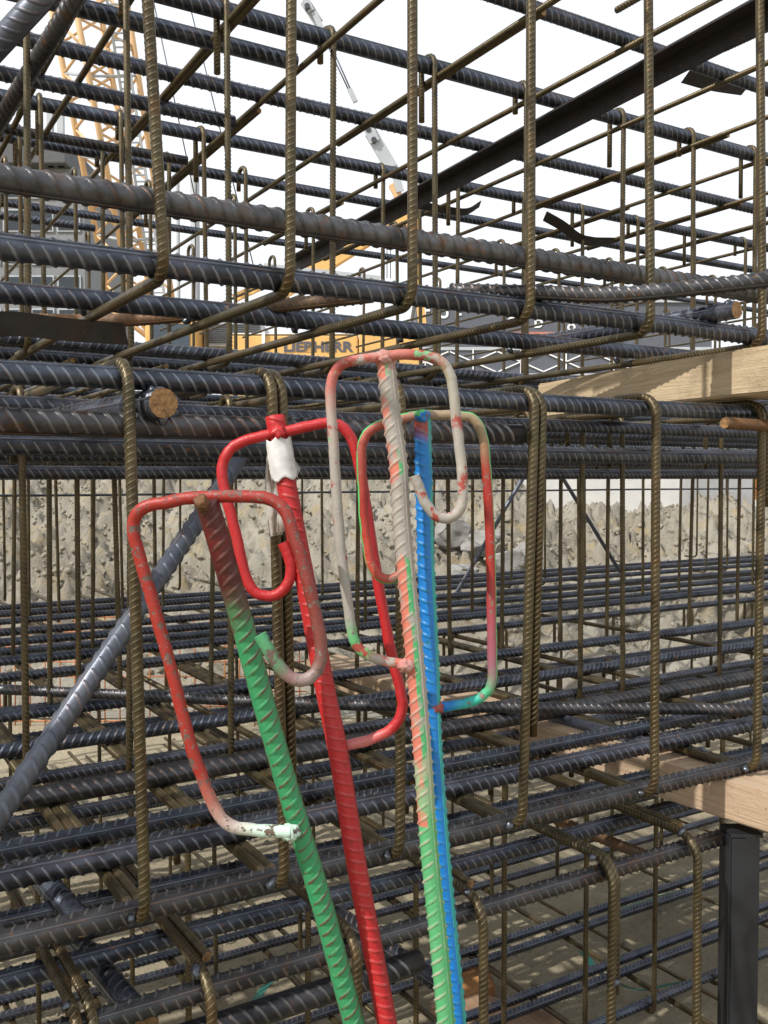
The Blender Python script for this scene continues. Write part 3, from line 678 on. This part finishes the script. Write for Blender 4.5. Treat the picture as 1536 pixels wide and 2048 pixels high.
def zl(pts, z0, z1):
    n = len(pts); return [at(x, y, z0 + (z1 - z0) * i / (n - 1)) for i, (x, y) in enumerate(pts)]
# 1: green post, red loop
h1 = hanger('hanger with green ribbed post, dark red top and chipped red loop, nearest and leftmost',
    zl([(413, 1000), (453, 1136), (494, 1282), (548, 1480), (600, 1660), (651, 1832), (706, 2040)], 1.2, 1.32),
    zl([(580, 1664), (513, 1660), (462, 1651), (432, 1620), (405, 1555), (380, 1485), (353, 1380), (318, 1250), (287, 1140), (268, 1070), (270, 1035), (291, 1014), (335, 1004), (400, 994), (494, 993), (540, 999), (570, 1022), (584, 1060), (608, 1136), (636, 1250), (642, 1310), (632, 1343), (608, 1360), (580, 1354), (553, 1325), (520, 1270)], 1.245, 1.175),
    PM['post1'], PM['loop1'], .0275, .0165, .15, [])
h2 = hanger('hanger with bright red post and loop and a white paper strip wrapped below its top',
    zl([(550, 832), (572, 963), (612, 1170), (648, 1366), (678, 1513), (714, 1734), (773, 2040)], 1.36, 1.34),
    zl([(676, 1495), (740, 1479), (784, 1456), (804, 1420), (801, 1380), (789, 1333), (775, 1268), (760, 1188), (744, 1090), (728, 985), (717, 925), (708, 890), (694, 863), (672, 848), (649, 846), (580, 861), (535, 870), (486, 883), (457, 903), (444, 938), (449, 978), (462, 1030), (474, 1078), (490, 1147), (507, 1181), (532, 1192), (557, 1187), (577, 1164), (582, 1135), (575, 1108), (565, 1086)], 1.365, 1.345),
    PM['post2'], PM['loop2'], .026, .0155, .25, [], 112)
h3 = hanger('tallest hanger, dusty grey and salmon ribbed post turning green below, mottled grey-red loop',
    zl([(770, 708), (784, 835), (797, 931), (806, 1075), (830, 1321), (842, 1465), (859, 1702), (875, 1858), (892, 2040)], 1.27, 1.27),
    zl([(818, 1331), (775, 1323), (738, 1311), (714, 1292), (704, 1263), (698, 1225), (690, 1164), (681, 1092), (675, 1015), (668, 907), (662, 810), (662, 770), (671, 743), (693, 725), (736, 717), (772, 712), (809, 709), (857, 713), (883, 724), (900, 748), (907, 786), (916, 871), (923, 931), (926, 991), (919, 1020), (900, 1036), (876, 1033), (854, 1012), (840, 979), (829, 952)], 1.275, 1.245),
    PM['post3'], PM['loop3'], .0242, .014, 1.45, [], 58)
h4 = hanger('hanger with bright blue post and a maroon, red and green loop, behind the tallest one',
    zl([(845, 826), (847, 931), (850, 1051), (853, 1152), (861, 1321), (867, 1490), (884, 1720), (899, 1880), (915, 2040)], 1.33, 1.32),
    zl([(866, 1416), (900, 1412), (936, 1405), (968, 1390), (984, 1362), (984, 1297), (983, 1200), (981, 1104), (977, 1003), (970, 907), (963, 863), (947, 839), (924, 832), (881, 830), (845, 830), (810, 836), (772, 846), (744, 859), (729, 876), (723, 907), (725, 979), (729, 1051), (735, 1092), (742, 1128), (756, 1150), (775, 1159), (794, 1153), (806, 1138), (808, 1115)], 1.335, 1.32),
    PM['post4'], PM['loop4'], .0238, .0138, 1.35, [], 112)
def lump(e, px, py, Z, s, mat, seed):
    vv, ff = rock_vf(s, seed, .9, 3)
    place('weld', mesh('weld', vv, ff, mat, uv=np.tile([.002, 0], (len(vv), 1)), uv2=np.full((len(vv), 2), .6), smooth=True), e, at(px, py, Z))
M_WR = rust_end('rusty_weld', (.22, .1, .035), (.1, .05, .03))
lump(h1, 404, 1005, 1.185, .0118, M_WR, 3); lump(h1, 580, 1664, 1.25, .0115, PM['loop1'], 4)
lump(h2, 674, 1494, 1.352, .011, PM['post2'], 5); lump(h2, 556, 866, 1.35, .012, PM['post2'], 8)
lump(h3, 769, 716, 1.262, .0105, PM['post3'], 6); lump(h3, 812, 1330, 1.262, .0108, PM['post3'], 7)
lump(h4, 845, 833, 1.322, .0098, PM['loop4'], 9); lump(h4, 872, 1415, 1.322, .0098, PM['post4'], 10)
# paper strip and torn plastic on the red hanger
M_PAPER = plain('white_paper_tape', (.68, .67, .65), .45, 0, .32, 38, .06)
k = NT('dirty_clear_plastic'); co = k.coords(False)
k.col(k.mix(k.ramp(k.noise(co, 40, 5), [(.45, 0.), (.7, 1.)]), (.72, .68, .62), (.45, .36, .27))); k.set(Roughness=.25); k.b.inputs['Transmission Weight'].default_value = .35; k.b.inputs['Alpha'].default_value = .8
M_PLAS = k.m
V = []; f = []; NA, NL = 22, 16
a0, a1 = at(556, 879, 1.36), at(570, 960, 1.359); ax = (a1 - a0) / np.linalg.norm(a1 - a0); u = RIGHT - ax * (RIGHT @ ax); u /= np.linalg.norm(u); v_ = np.cross(ax, u)
for i in range(NL):
    for j in range(NA):
        th = -2.2 + 4.4 * j / (NA - 1); rr = .0176 + .0014 * abs(fbm(i * .45, j * .33, 2.)) + .0005 * fbm(i * 1.4, j * 1.1) + .003 * max(0, (abs(th) - 1.7))
        c = a0 + (a1 - a0) * i / (NL - 1); V.append(c + (u * math.sin(th) + v_ * -math.cos(th) * (1 if v_ @ VIEW > 0 else -1)) * rr + ax * .003 * math.sin(j))
        if i and j: q = i * NA + j; f.append((q - NA - 1, q - NA, q, q - 1))
me = mesh('paper_strip', V, f, M_PAPER, smooth=True); o = place('paper_strip', me, h2, (0, 0, 0)); o.location = -Vector(h2.location); sm_ = o.modifiers.new('thick', 'SOLIDIFY'); sm_.thickness = .0006
def flap(name, outline_l, outline_r, Z, mat, amp, seed):
    V = []; f = []; n, m = len(outline_l), 9
    for i in range(n):
        for j in range(m):
            t = j / (m - 1); x = outline_l[i][0] * (1 - t) + outline_r[i][0] * t; y = outline_l[i][1] * (1 - t) + outline_r[i][1] * t
            V.append(at(x, y, Z + amp * fbm(i * .7 + seed, j * .6, seed)))
            if i and j: q = i * m + j; f.append((q - m - 1, q - m, q, q - 1))
    o = place(name, mesh(name, V, f, mat, smooth=True), h2); o.location = -Vector(h2.location); s = o.modifiers.new('thick', 'SOLIDIFY'); s.thickness = .0006
flap('plastic_wrap', [(538, 882), (534, 915), (531, 945), (531, 975), (531, 1005), (532, 1035), (534, 1068), (538, 1074)], [(556, 882), (560, 915), (568, 945), (572, 975), (574, 1005), (572, 1035), (570, 1062), (562, 1070)], 1.383, M_PLAS, .012, 3.)
flap('paper_flap', [(580, 912), (580, 925), (578, 938), (576, 952)], [(584, 914), (594, 926), (601, 938), (592, 958)], 1.372, M_PAPER, .01, 7.)
flap('paper_flap', [(549, 835), (548, 838)], [(549, 836), (548, 840)], 1.49, M_PAPER, .0, 1.) if False else None

# ------------------------------------------------------------------ things lying on the ground under the cages
def board(label, pts_px, thick, mat, name='board'):
    P = [on_h(x, y, -EYE + .02) for x, y in pts_px]; c = P[0].copy(); V = [p - c for p in P] + [p - c + np.array([0, 0, thick]) for p in P]; n = len(P)
    f = [tuple(range(n))[::-1], tuple(range(n, 2 * n))] + [(i, (i + 1) % n, n + (i + 1) % n, n + i) for i in range(n)]
    return tag(place(name, mesh(name, V, f, mat), None, c), label, 'board')
board('long brown board on the ground between the hanger posts and the right stirrups', [(900, 1985), (1120, 2048), (1100, 2090), (860, 2030)], .025, M_BOARD)
board('rust-stained board end lying beside the blue hanger post', [(905, 1955), (970, 1940), (990, 1990), (930, 2010)], .03, timber('rust_stained_board', (.42, .2, .06), (.36, .17, .06), (.2, .1, .05)))
board('reddish board lying left under the lowest cage', [(690, 1830), (800, 1900), (780, 1925), (660, 1850)], .025, M_BOARD)
board('pale offcut plank on the ground behind the red hanger post', [(600, 1700), (690, 1735), (676, 1752), (585, 1715)], .025, M_WOOD)
k = NT('green_strap'); k.set(Roughness=.35); k.col(k.mix(k.noise(k.coords(False), 30), (.01, .12, .1), (.02, .18, .15))); M_STRAP = k.m
def strap(label, px):
    P = catmull([on_h(x, y, -EYE + .035 + .02 * random.random()) for x, y in px], 6); c = P[0].copy(); V = []; f = []
    for i, p in enumerate(P):
        t = P[min(i + 1, len(P) - 1)] - P[max(0, i - 1)]; s = np.cross(t, (0, 0, 1.)); s /= np.linalg.norm(s); q = p - c
        V += [q + s * .017 + (0, 0, .01), q - s * .017 - (0, 0, .004), q - s * .017 - (0, 0, .0055), q + s * .017 + (0, 0, .0085)]
        if i: o = 4 * i; f += [(o - 4 + j, o - 4 + (j + 1) % 4, o + (j + 1) % 4, o + j) for j in range(4)]
    return tag(place('packing_strap', mesh('packing_strap', V, f, M_STRAP), None, c), label, 'strap', 'green plastic straps on the ground')
strap('green plastic strap curling on the ground beside the dark post', [(1165, 1905), (1200, 1945), (1270, 1980), (1340, 1970), (1420, 1955), (1475, 1945)])
strap('green plastic strap running straight behind the doubled right stirrup', [(1185, 1845), (1240, 1820), (1330, 1790), (1420, 1768)])
strap('short green strap on the ground left under the green hanger', [(505, 2010), (530, 1975), (548, 1960)])

mb = MB(); pr = [rock_vf(1, 300 + i, .7, 1) for i in range(8)]
for i in range(2600):
    x, y = random.uniform(.2, 6.5), random.uniform(1.2, 6.3); v, ff = pr[i % 8]; q = .004 + .016 * random.random() ** 4
    mb.add(v * q + np.array([x, y, .03 * fbm(x * 1.1, y * 1.1) + .012 * fbm(x * 6, y * 6, 3.) - .01 + q * .3]), ff)
tag(place('ground_pebbles', mb.mesh('ground_pebbles', M_CLOD, True, 60)), 'small pebbles and crumbs on the sandy ground under the cages', 'pebbles', kind='stuff')
# rust-orange wire mesh leaning at the foot of the soil heap
M_MESH = plain('orange_rust_wire', (.5, .17, .05), .7, .1, .3)
mp_ = empty('wire_mesh_panel', at(270, HZ + EYE * F_PX / 6.35, 6.35) * np.array([1, 1, 0]), -(math.pi / 2 - AZ)); tag(mp_, 'orange-rusty welded wire mesh standing low behind the left bars', 'wire mesh')
for i in range(23): mb = MB(); mb.tube([(-1.1 + i * .1, 0, 0), (-1.1 + i * .1, .02, .75)], .0045, 6); place('wire', mb.mesh('wire', M_MESH, True), mp_)
for i in range(8): mb = MB(); mb.tube([(-1.15, .012, .03 + i * .1), (1.15, .012, .03 + i * .1)], .0045, 6); place('wire', mb.mesh('wire', M_MESH, True), mp_)

# ------------------------------------------------------------------ background
def G(px, Z): return (px - 768) / F_PX * Z                  # metres right of the camera axis
def Hz(py, Z): return EYE + (HZ - py) / F_PX * Z            # height above ground
ROT = -(math.pi / 2 - AZ)
def bgempty(name, px, Z, z=0.):
    p = plan(G(px, Z), Z); return empty(name, (p[0], p[1], z), ROT)
M_CONC = plain('pale_concrete', (.62, .61, .58), .85, 0, .18, 2.2, .3)
M_CONC2 = plain('grey_concrete', (.36, .36, .36), .85, 0, .2, 2.2, .3)
# raised street level behind a retaining wall
tz = 2.15; c0 = plan(-60, 17.4); mb = MB(); mb.box((160, 120, tz), (20, 60, tz / 2 - .02))
o = tag(place('street_terrace', mb.mesh('street_terrace', M_GROUND), None, (c0[0], c0[1], 0), (0, 0, ROT)), kind='structure')
wl = bgempty('retaining_wall', 768, 16.9); tag(wl, 'pale concrete retaining wall behind the soil heap', 'wall')
x = -6.
while x < 14:
    w_ = 2.35; mb = MB(); mb.box((w_, .3, 2.3), (x + w_ / 2, 0, 1.15 + .0), .012); place('wall_panel', mb.mesh('wall_panel', M_CONC), wl, (0, random.uniform(-.02, .02), 0)); x += w_ + .02
mb = MB(); mb.box((19.9, .4, .12), (4, 0, 2.37), .01); place('coping', mb.mesh('coping', M_CONC2), wl)
for px, wpx, z1, mat, nm, lab in ((1405, 66, 2.0, M_CONC2, 'concrete_block', 'grey concrete block against the wall behind the right stirrups'), (1470, 50, 2.1, M_CONC2, 'concrete_block', 'darker concrete block beside the orange panel'),
                                  (992, 66, 1.9, M_CONC2, 'concrete_block', 'grey concrete block above the rubble, left of the pale wall')):
    e = bgempty(nm, px, 14.6); mb = MB(); mb.box((wpx / F_PX * 14.6, .6, z1), (0, 0, z1 / 2), .02); me = mb.mesh(nm, mat); bpy.data.objects.remove(e)
    p = plan(G(px, 14.6), 14.6); tag(place(nm, me, None, (p[0], p[1], 0), (0, 0, ROT)), lab, 'concrete block', 'blocks at the wall foot')
p = plan(G(1512, 14.4), 14.4); mb = MB(); mb.box((.62, .08, .42), (0, 0, 1.55), .01); mb.box((.05, .05, 1.4), (-.2, 0, .7)); mb.box((.05, .05, 1.4), (.2, 0, .7))
tag(place('barrier_panel', mb.mesh('barrier_panel', plain('orange_panel', (.75, .3, .06), .5)), None, (p[0], p[1], 0), (0, 0, ROT)), 'orange site panel low at the right edge', 'panel')

# ---- crawler crane
YEL = plain('crane_yellow', (.72, .43, .14), .5, 0, .2, 1.5); M_BOOM = plain('boom_ochre', (.66, .43, .22), .55, 0, .15, 2.)
M_GREYP = plain('grey_paint', (.42, .45, .48), .5, 0, .15, 2.); M_DARK = plain('dark_machine', (.05, .055, .065), .5, .1, .3, 2.)
M_LETTER = plain('dark_lettering', (.09, .09, .11), .5, 0, .1); M_WHITE = plain('white_letters', (.8, .81, .82), .5, 0, .05)
ZC = 24.
cr = bgempty('crawler_crane', 640, ZC, tz); tag(cr, 'yellow crawler crane with ochre lattice boom behind the left of the cages', 'crane')
def cl(px, py, dz=0.): return np.array([G(px, ZC + dz) - G(640, ZC), dz, Hz(py, ZC + dz) - tz])
def cbox(name, x0, y0, x1, y1, d0, d1, mat, bev=.02, parent=None):
    a, b = cl(x0, y1), cl(x1, y0); mb = MB(); mb.box((b[0] - a[0], d1 - d0, b[2] - a[2]), ((a[0] + b[0]) / 2, (d0 + d1) / 2, (a[2] + b[2]) / 2), bev)
    o = place(name, mb.mesh(name, mat), cr if parent is None else None)
    if parent is not None: o.parent = parent
    return o
hs = cbox('machine_housing', 455, 672, 716, 800, 0, 3., YEL, .04)
cbox('counterweight', 718, 655, 838, 790, -.05, 2.9, YEL, .05)
cbox('housing_seam', 455, 668, 716, 671, -.02, 3., plain('pale_trim', (.75, .72, .66), .5)); gr_ = cbox('engine_grille', 405, 640, 520, 690, .4, 2.8, M_GREYP)
for i in range(9): cbox('grille_slat', 408, 646 + i * 4.4, 518, 648 + i * 4.4, .36, .42, M_DARK, 0, gr_)
cbox('white_post', 526, 662, 532, 760, -.1, -.03, M_WHITE, 0)
cb = cbox('cab', 300, 640, 400, 800, -.4, 1.4, YEL, .05); cbox('cab_window', 312, 655, 388, 715, -.44, -.38, plain('tinted_glass', (.05, .07, .09), .1), .01, cb)
cbox('deck', 280, 800, 850, 822, -.6, 3.4, M_DARK, .02)
for dz in (-1.2, 2.6):
    mb = MB(); a = cl(250, 905); b = cl(900, 905); L = b[0] - a[0]; prof = []
    for t in np.linspace(math.pi / 2, 1.5 * math.pi, 9): prof.append((a[0] + .5 + .5 * math.cos(t), .5 + .5 * math.sin(t)))
    for t in np.linspace(-math.pi / 2, math.pi / 2, 9): prof.append((b[0] - .5 + .5 * math.cos(t), .5 + .5 * math.sin(t)))
    n = len(prof); V = [(x, dz, z) for x, z in prof] + [(x, dz + .8, z) for x, z in prof]
    mb.add(V, [tuple(range(n))[::-1], tuple(range(n, 2 * n))] + [(i, (i + 1) % n, n + (i + 1) % n, n + i) for i in range(n)]); place('crawler_track', mb.mesh('crawler_track', M_DARK), cr)
# lettering
def text(body, size, mat, parent, loc, rot=(math.pi / 2, 0, 0), name='lettering', sx=1., bold=0.):
    cu = bpy.data.curves.new('t', 'FONT'); cu.body = body; cu.size = size; cu.extrude = .008; cu.offset = bold; cu.align_x = 'LEFT'
    to = bpy.data.objects.new('t', cu); COL.objects.link(to); bpy.context.view_layer.update()
    me = bpy.data.meshes.new_from_object(to.evaluated_get(bpy.context.evaluated_depsgraph_get())); bpy.data.objects.remove(to)
    me.materials.clear(); me.materials.append(mat); o = place(name, me, None); o.parent = parent; o.location = loc; o.rotation_euler = rot; o.scale = (sx, 1, 1); return o
p = cl(568, 704); o = text('LIEBHERR', .34, M_LETTER, hs, (p[0], -.012, p[2]), bold=.012)
o.scale = ((cl(707, 0)[0] - cl(568, 0)[0]) / max(v.co.x for v in o.data.vertices), 1, 1); o.rotation_euler = (math.pi / 2, 0, 0)
# lattice boom leaning up to the left
def chord(px, py, dz): return cl(px, py, dz)
bot = [chord(226, 620, 1.0), chord(272, 632, .2), chord(312, 640, 1.9), chord(352, 632, 1.1)]
topc = [chord(72, -190, -2.), chord(121, -190, -2.8), chord(172, -190, -1.1), chord(232, -190, -1.9)]
for a, b in zip(bot, topc): mb = MB(); mb.tube([a, b], .075, 8); place('boom_chord', mb.mesh('boom_chord', M_BOOM, True), cr)
foot = chord(330, 700, 1.)
for a in bot: mb = MB(); mb.tube([a, foot + (a - foot) * .12], .07, 8); place('boom_foot', mb.mesh('boom_foot', M_BOOM, True), cr)
NB = 15
for (i, j) in ((0, 1), (1, 3), (3, 2), (2, 0)):
    for q in range(NB):
        t0, t1 = q / NB, (q + 1) / NB; a, b = (i, j) if q % 2 else (j, i)
        mb = MB(); mb.tube([bot[a] + (topc[a] - bot[a]) * t0, bot[b] + (topc[b] - bot[b]) * t1], .036, 6); place('boom_lacing', mb.mesh('boom_lacing', M_BOOM, True), cr)
        if q % 3 == 0: mb = MB(); mb.tube([bot[i] + (topc[i] - bot[i]) * t0, bot[j] + (topc[j] - bot[j]) * t0], .03, 6); place('boom_tie', mb.mesh('boom_tie', M_GREYP, True), cr)
# walkway on the boom
a, b = chord(322, 600, .3), chord(205, -190, -2.5); u = (b - a); n = np.linalg.norm(u); mb = MB()
for s in (-.14, .14): mb.beam(a + (s, 0, 0), b + (s, 0, 0), .05, .05)
for i in range(60): q = a + u * i / 60; mb.beam(q - (.14, 0, 0), q + (.14, 0, 0), .035, .035)
place('boom_walkway', mb.mesh('boom_walkway', M_GREYP), cr)
# A-frame, sheave head and pendants
mb = MB(); mb.beam(cl(560, 590, .6), cl(815, 432, .6), .3, .36); place('a_frame_strut', mb.mesh('a_frame_strut', YEL), cr)
mb = MB(); mb.beam(cl(470, 600, 1.6), cl(815, 440, 1.6), .16, .2); place('a_frame_strut', mb.mesh('a_frame_strut', YEL), cr)
mb = MB(); mb.beam(cl(822, 440, 1.), cl(845, 660, 1.), .24, .2); place('a_frame_post', mb.mesh('a_frame_post', YEL), cr)
pts = [cl(*q) for q in ((790, 428), (806, 420), (838, 428), (848, 470), (836, 492), (785, 480), (780, 450))]; n = len(pts)
V = [p + (0, .3, 0) for p in pts] + [p + (0, .45, 0) for p in pts]; me = mesh('head_plate', V, [tuple(range(n)), tuple(range(n, 2 * n))[::-1]] + [(i, n + i, n + (i + 1) % n, (i + 1) % n) for i in range(n)], YEL); place('head_plate', me, cr)
mb = MB(); c = cl(805, 450); mb.tube([c + (0, .26, 0), c + (0, .5, 0)], .09, 16); place('sheave_pin', mb.mesh('sheave_pin', M_DARK), cr)
mb = MB(); mb.beam(cl(784, 376, .6), cl(812, 428, .6), .16, .2); place('pendant_lug', mb.mesh('pendant_lug', M_BOOM), cr)
mb = MB(); mb.beam(cl(530, 535, .2), cl(760, 560, .2), .14, .1); place('guard_rail', mb.mesh('guard_rail', M_GREYP), cr)
def link_bar(a, b, wd, th, nm='pendant_link', off=0.):
    mb = MB(); mb.beam(cl(*a, .5 + off), cl(*b, .5 + off), wd, th, side=(0, 1., 0)); place(nm, mb.mesh(nm, M_GREYP), cr)
link_bar((742, 275), (788, 352), .33, .06); link_bar((786, 340), (800, 390), .2, .06); link_bar((724, 238), (750, 292), .26, .05, off=-.1); link_bar((700, 190), (712, 215), .12, .1)
link_bar((598, -20), (625, 40), .16, .1); link_bar((612, 20), (640, 62), .24, .08, off=.1); link_bar((630, 42), (662, 108), .14, .1); link_bar((560, -100), (605, 0), .12, .1)
for q in ((617, 28), (737, 268), (748, 288)): mb = MB(); c = cl(*q, .35); mb.tube([c, c + (0, .2, 0)], .07, 12); place('link_pin', mb.mesh('link_pin', M_DARK), cr)
for dx in (-3, 4): mb = MB(); mb.tube([cl(655 + dx, 95, .5), cl(703 + dx * .6, 198, .5)], .02, 6); place('pendant_rope', mb.mesh('pendant_rope', plain('rope_grey', (.12, .14, .17), .5, .3), True), cr)
for a, b in (((305, -30), (398, 420)), ((375, -20), (515, 560)), ((398, 300), (392, 620)), ((650, -10), (600, -60))):
    mb = MB(); mb.tube([cl(*a, .8), cl(*b, .8)], .016, 5); place('hoist_rope', mb.mesh('hoist_rope', M_DARK, True), cr)
for px in (768, 774, 781): mb = MB(); mb.tube([cl(px, 490, 1.2), cl(px, 560, 1.2)], .012, 5); place('hoist_rope', mb.mesh('hoist_rope', M_DARK, True), cr)

# ---- site building far left, glazed, dark
bl = bgempty('building', 40, 34., tz); tag(bl, 'dark grey glazed building at the far left behind the lattice boom', 'building')
def bb(px, py): return np.array([G(px, 34.) - G(40, 34.), 0, Hz(py, 34.) - tz])
def bbox(name, x0, y0, x1, y1, d0, d1, mat, bev=0., par=None):
    a, b = bb(x0, y1), bb(x1, y0); mb = MB(); mb.box((b[0] - a[0], d1 - d0, b[2] - a[2]), ((a[0] + b[0]) / 2, (d0 + d1) / 2, (a[2] + b[2]) / 2), bev)
    o = place(name, mb.mesh(name, mat), None); o.parent = par or bl; return o
M_GLASS = plain('dark_window_glass', (.03, .04, .05), .08, 0, .2); M_FACADE = plain('grey_facade', (.2, .21, .22), .8, 0, .15); M_DKROOF = plain('dark_roof', (.09, .095, .1), .7, 0, .2)
bbox('wall', -260, 345, 175, 900, 0, 6, M_FACADE, .02)
bbox('roof', -280, 298, 150, 345, -.6, 6.2, M_DKROOF, .05)
for r_, y in enumerate((360, 425, 490, 555, 620, 685)):
    for c_ in range(8):
        x0 = -250 + c_ * 53; wn = bbox('window', x0, y, x0 + 46, y + 44, -.06, .05, M_GREYP); bbox('pane', x0 + 3, y + 3, x0 + 43, y + 41, -.08, -.055, M_GLASS, 0, wn)
bbox('roof_rail', 20, 231, 138, 236, -.3, -.2, M_GREYP); bbox('mast', 108, 232, 119, 345, -.3, -.1, M_GREYP); bbox('mast', 128, 236, 140, 345, -.3, -.1, M_GREYP)
# ---- dark hall with white lettering to the right
bl2 = bgempty('hall_building', 1080, 40., tz); tag(bl2, 'dark slate-coloured hall with white lettering and lattice bracing, right of the crane', 'building')
def hb_(px, py): return np.array([G(px, 40.) - G(1080, 40.), 0, Hz(py, 40.) - tz])
def hbox(name, x0, y0, x1, y1, d0, d1, mat, bev=0.):
    a, b = hb_(x0, y1), hb_(x1, y0); mb = MB(); mb.box((b[0] - a[0], d1 - d0, b[2] - a[2]), ((a[0] + b[0]) / 2, (d0 + d1) / 2, (a[2] + b[2]) / 2), bev)
    o = place(name, mb.mesh(name, mat), None); o.parent = bl2; return o
M_SLATE = plain('slate_cladding', (.1, .11, .135), .6, 0, .15)
hbox('wall', 832, 606, 1420, 900, 0, 10, M_SLATE); hbox('parapet', 826, 602, 1428, 608, -.1, 10.1, M_GREYP)
hbox('string_course', 832, 696, 1420, 702, -.06, .02, M_GREYP); hbox('red_band', 1000, 666, 1240, 670, -.05, .0, plain('faded_red', (.5, .2, .15), .6)); hbox('sill_band', 832, 748, 1420, 752, -.06, .02, M_GREYP)
for x0 in (850, 945, 1040, 1130, 1225, 1320):
    c = hb_(x0, 725)
    for dx, dy in ((46, 20), (46, -20), (0, 24)):
        mb = MB(); mb.beam(hb_(x0 - dx, 725 - dy) - (0, .05, 0), hb_(x0 + dx, 725 + dy) - (0, .05, 0), .05, .05, side=(0, 1, 0)); o = place('lattice_brace', mb.mesh('lattice_brace', M_WHITE), None); o.parent = bl2
for ch, px, py, sz in (('F', 845, 634, .62), ('U', 876, 638, .62), ('F', 908, 642, .62), ('O', 1012, 654, .5), ('L', 1042, 655, .5), ('D', 1066, 657, .5), ('O', 1132, 664, .42)):
    p = hb_(px, py); text(ch, sz, M_WHITE, bl2, (p[0], -.03, p[2]), bold=.02)
# lamp masts in the distance
for px, y1, y0, wd, lab in ((394, 345, 700, .14, 'grey steel mast behind the lattice boom foot'), (360, 360, 640, .06, 'thin dark mast left of the grey steel mast')):
    p = plan(G(px, 30.), 30.); mb = MB(); h_ = Hz(y1, 30.) - tz; mb.tube([(0, 0, 0), (0, 0, h_)], wd, 10); mb.tube([(0, 0, h_), (0, 0, h_ + .4)], wd * .4, 8)
    tag(place('mast', mb.mesh('mast', M_GREYP, True, 40), None, (p[0], p[1], tz)), lab, 'mast')
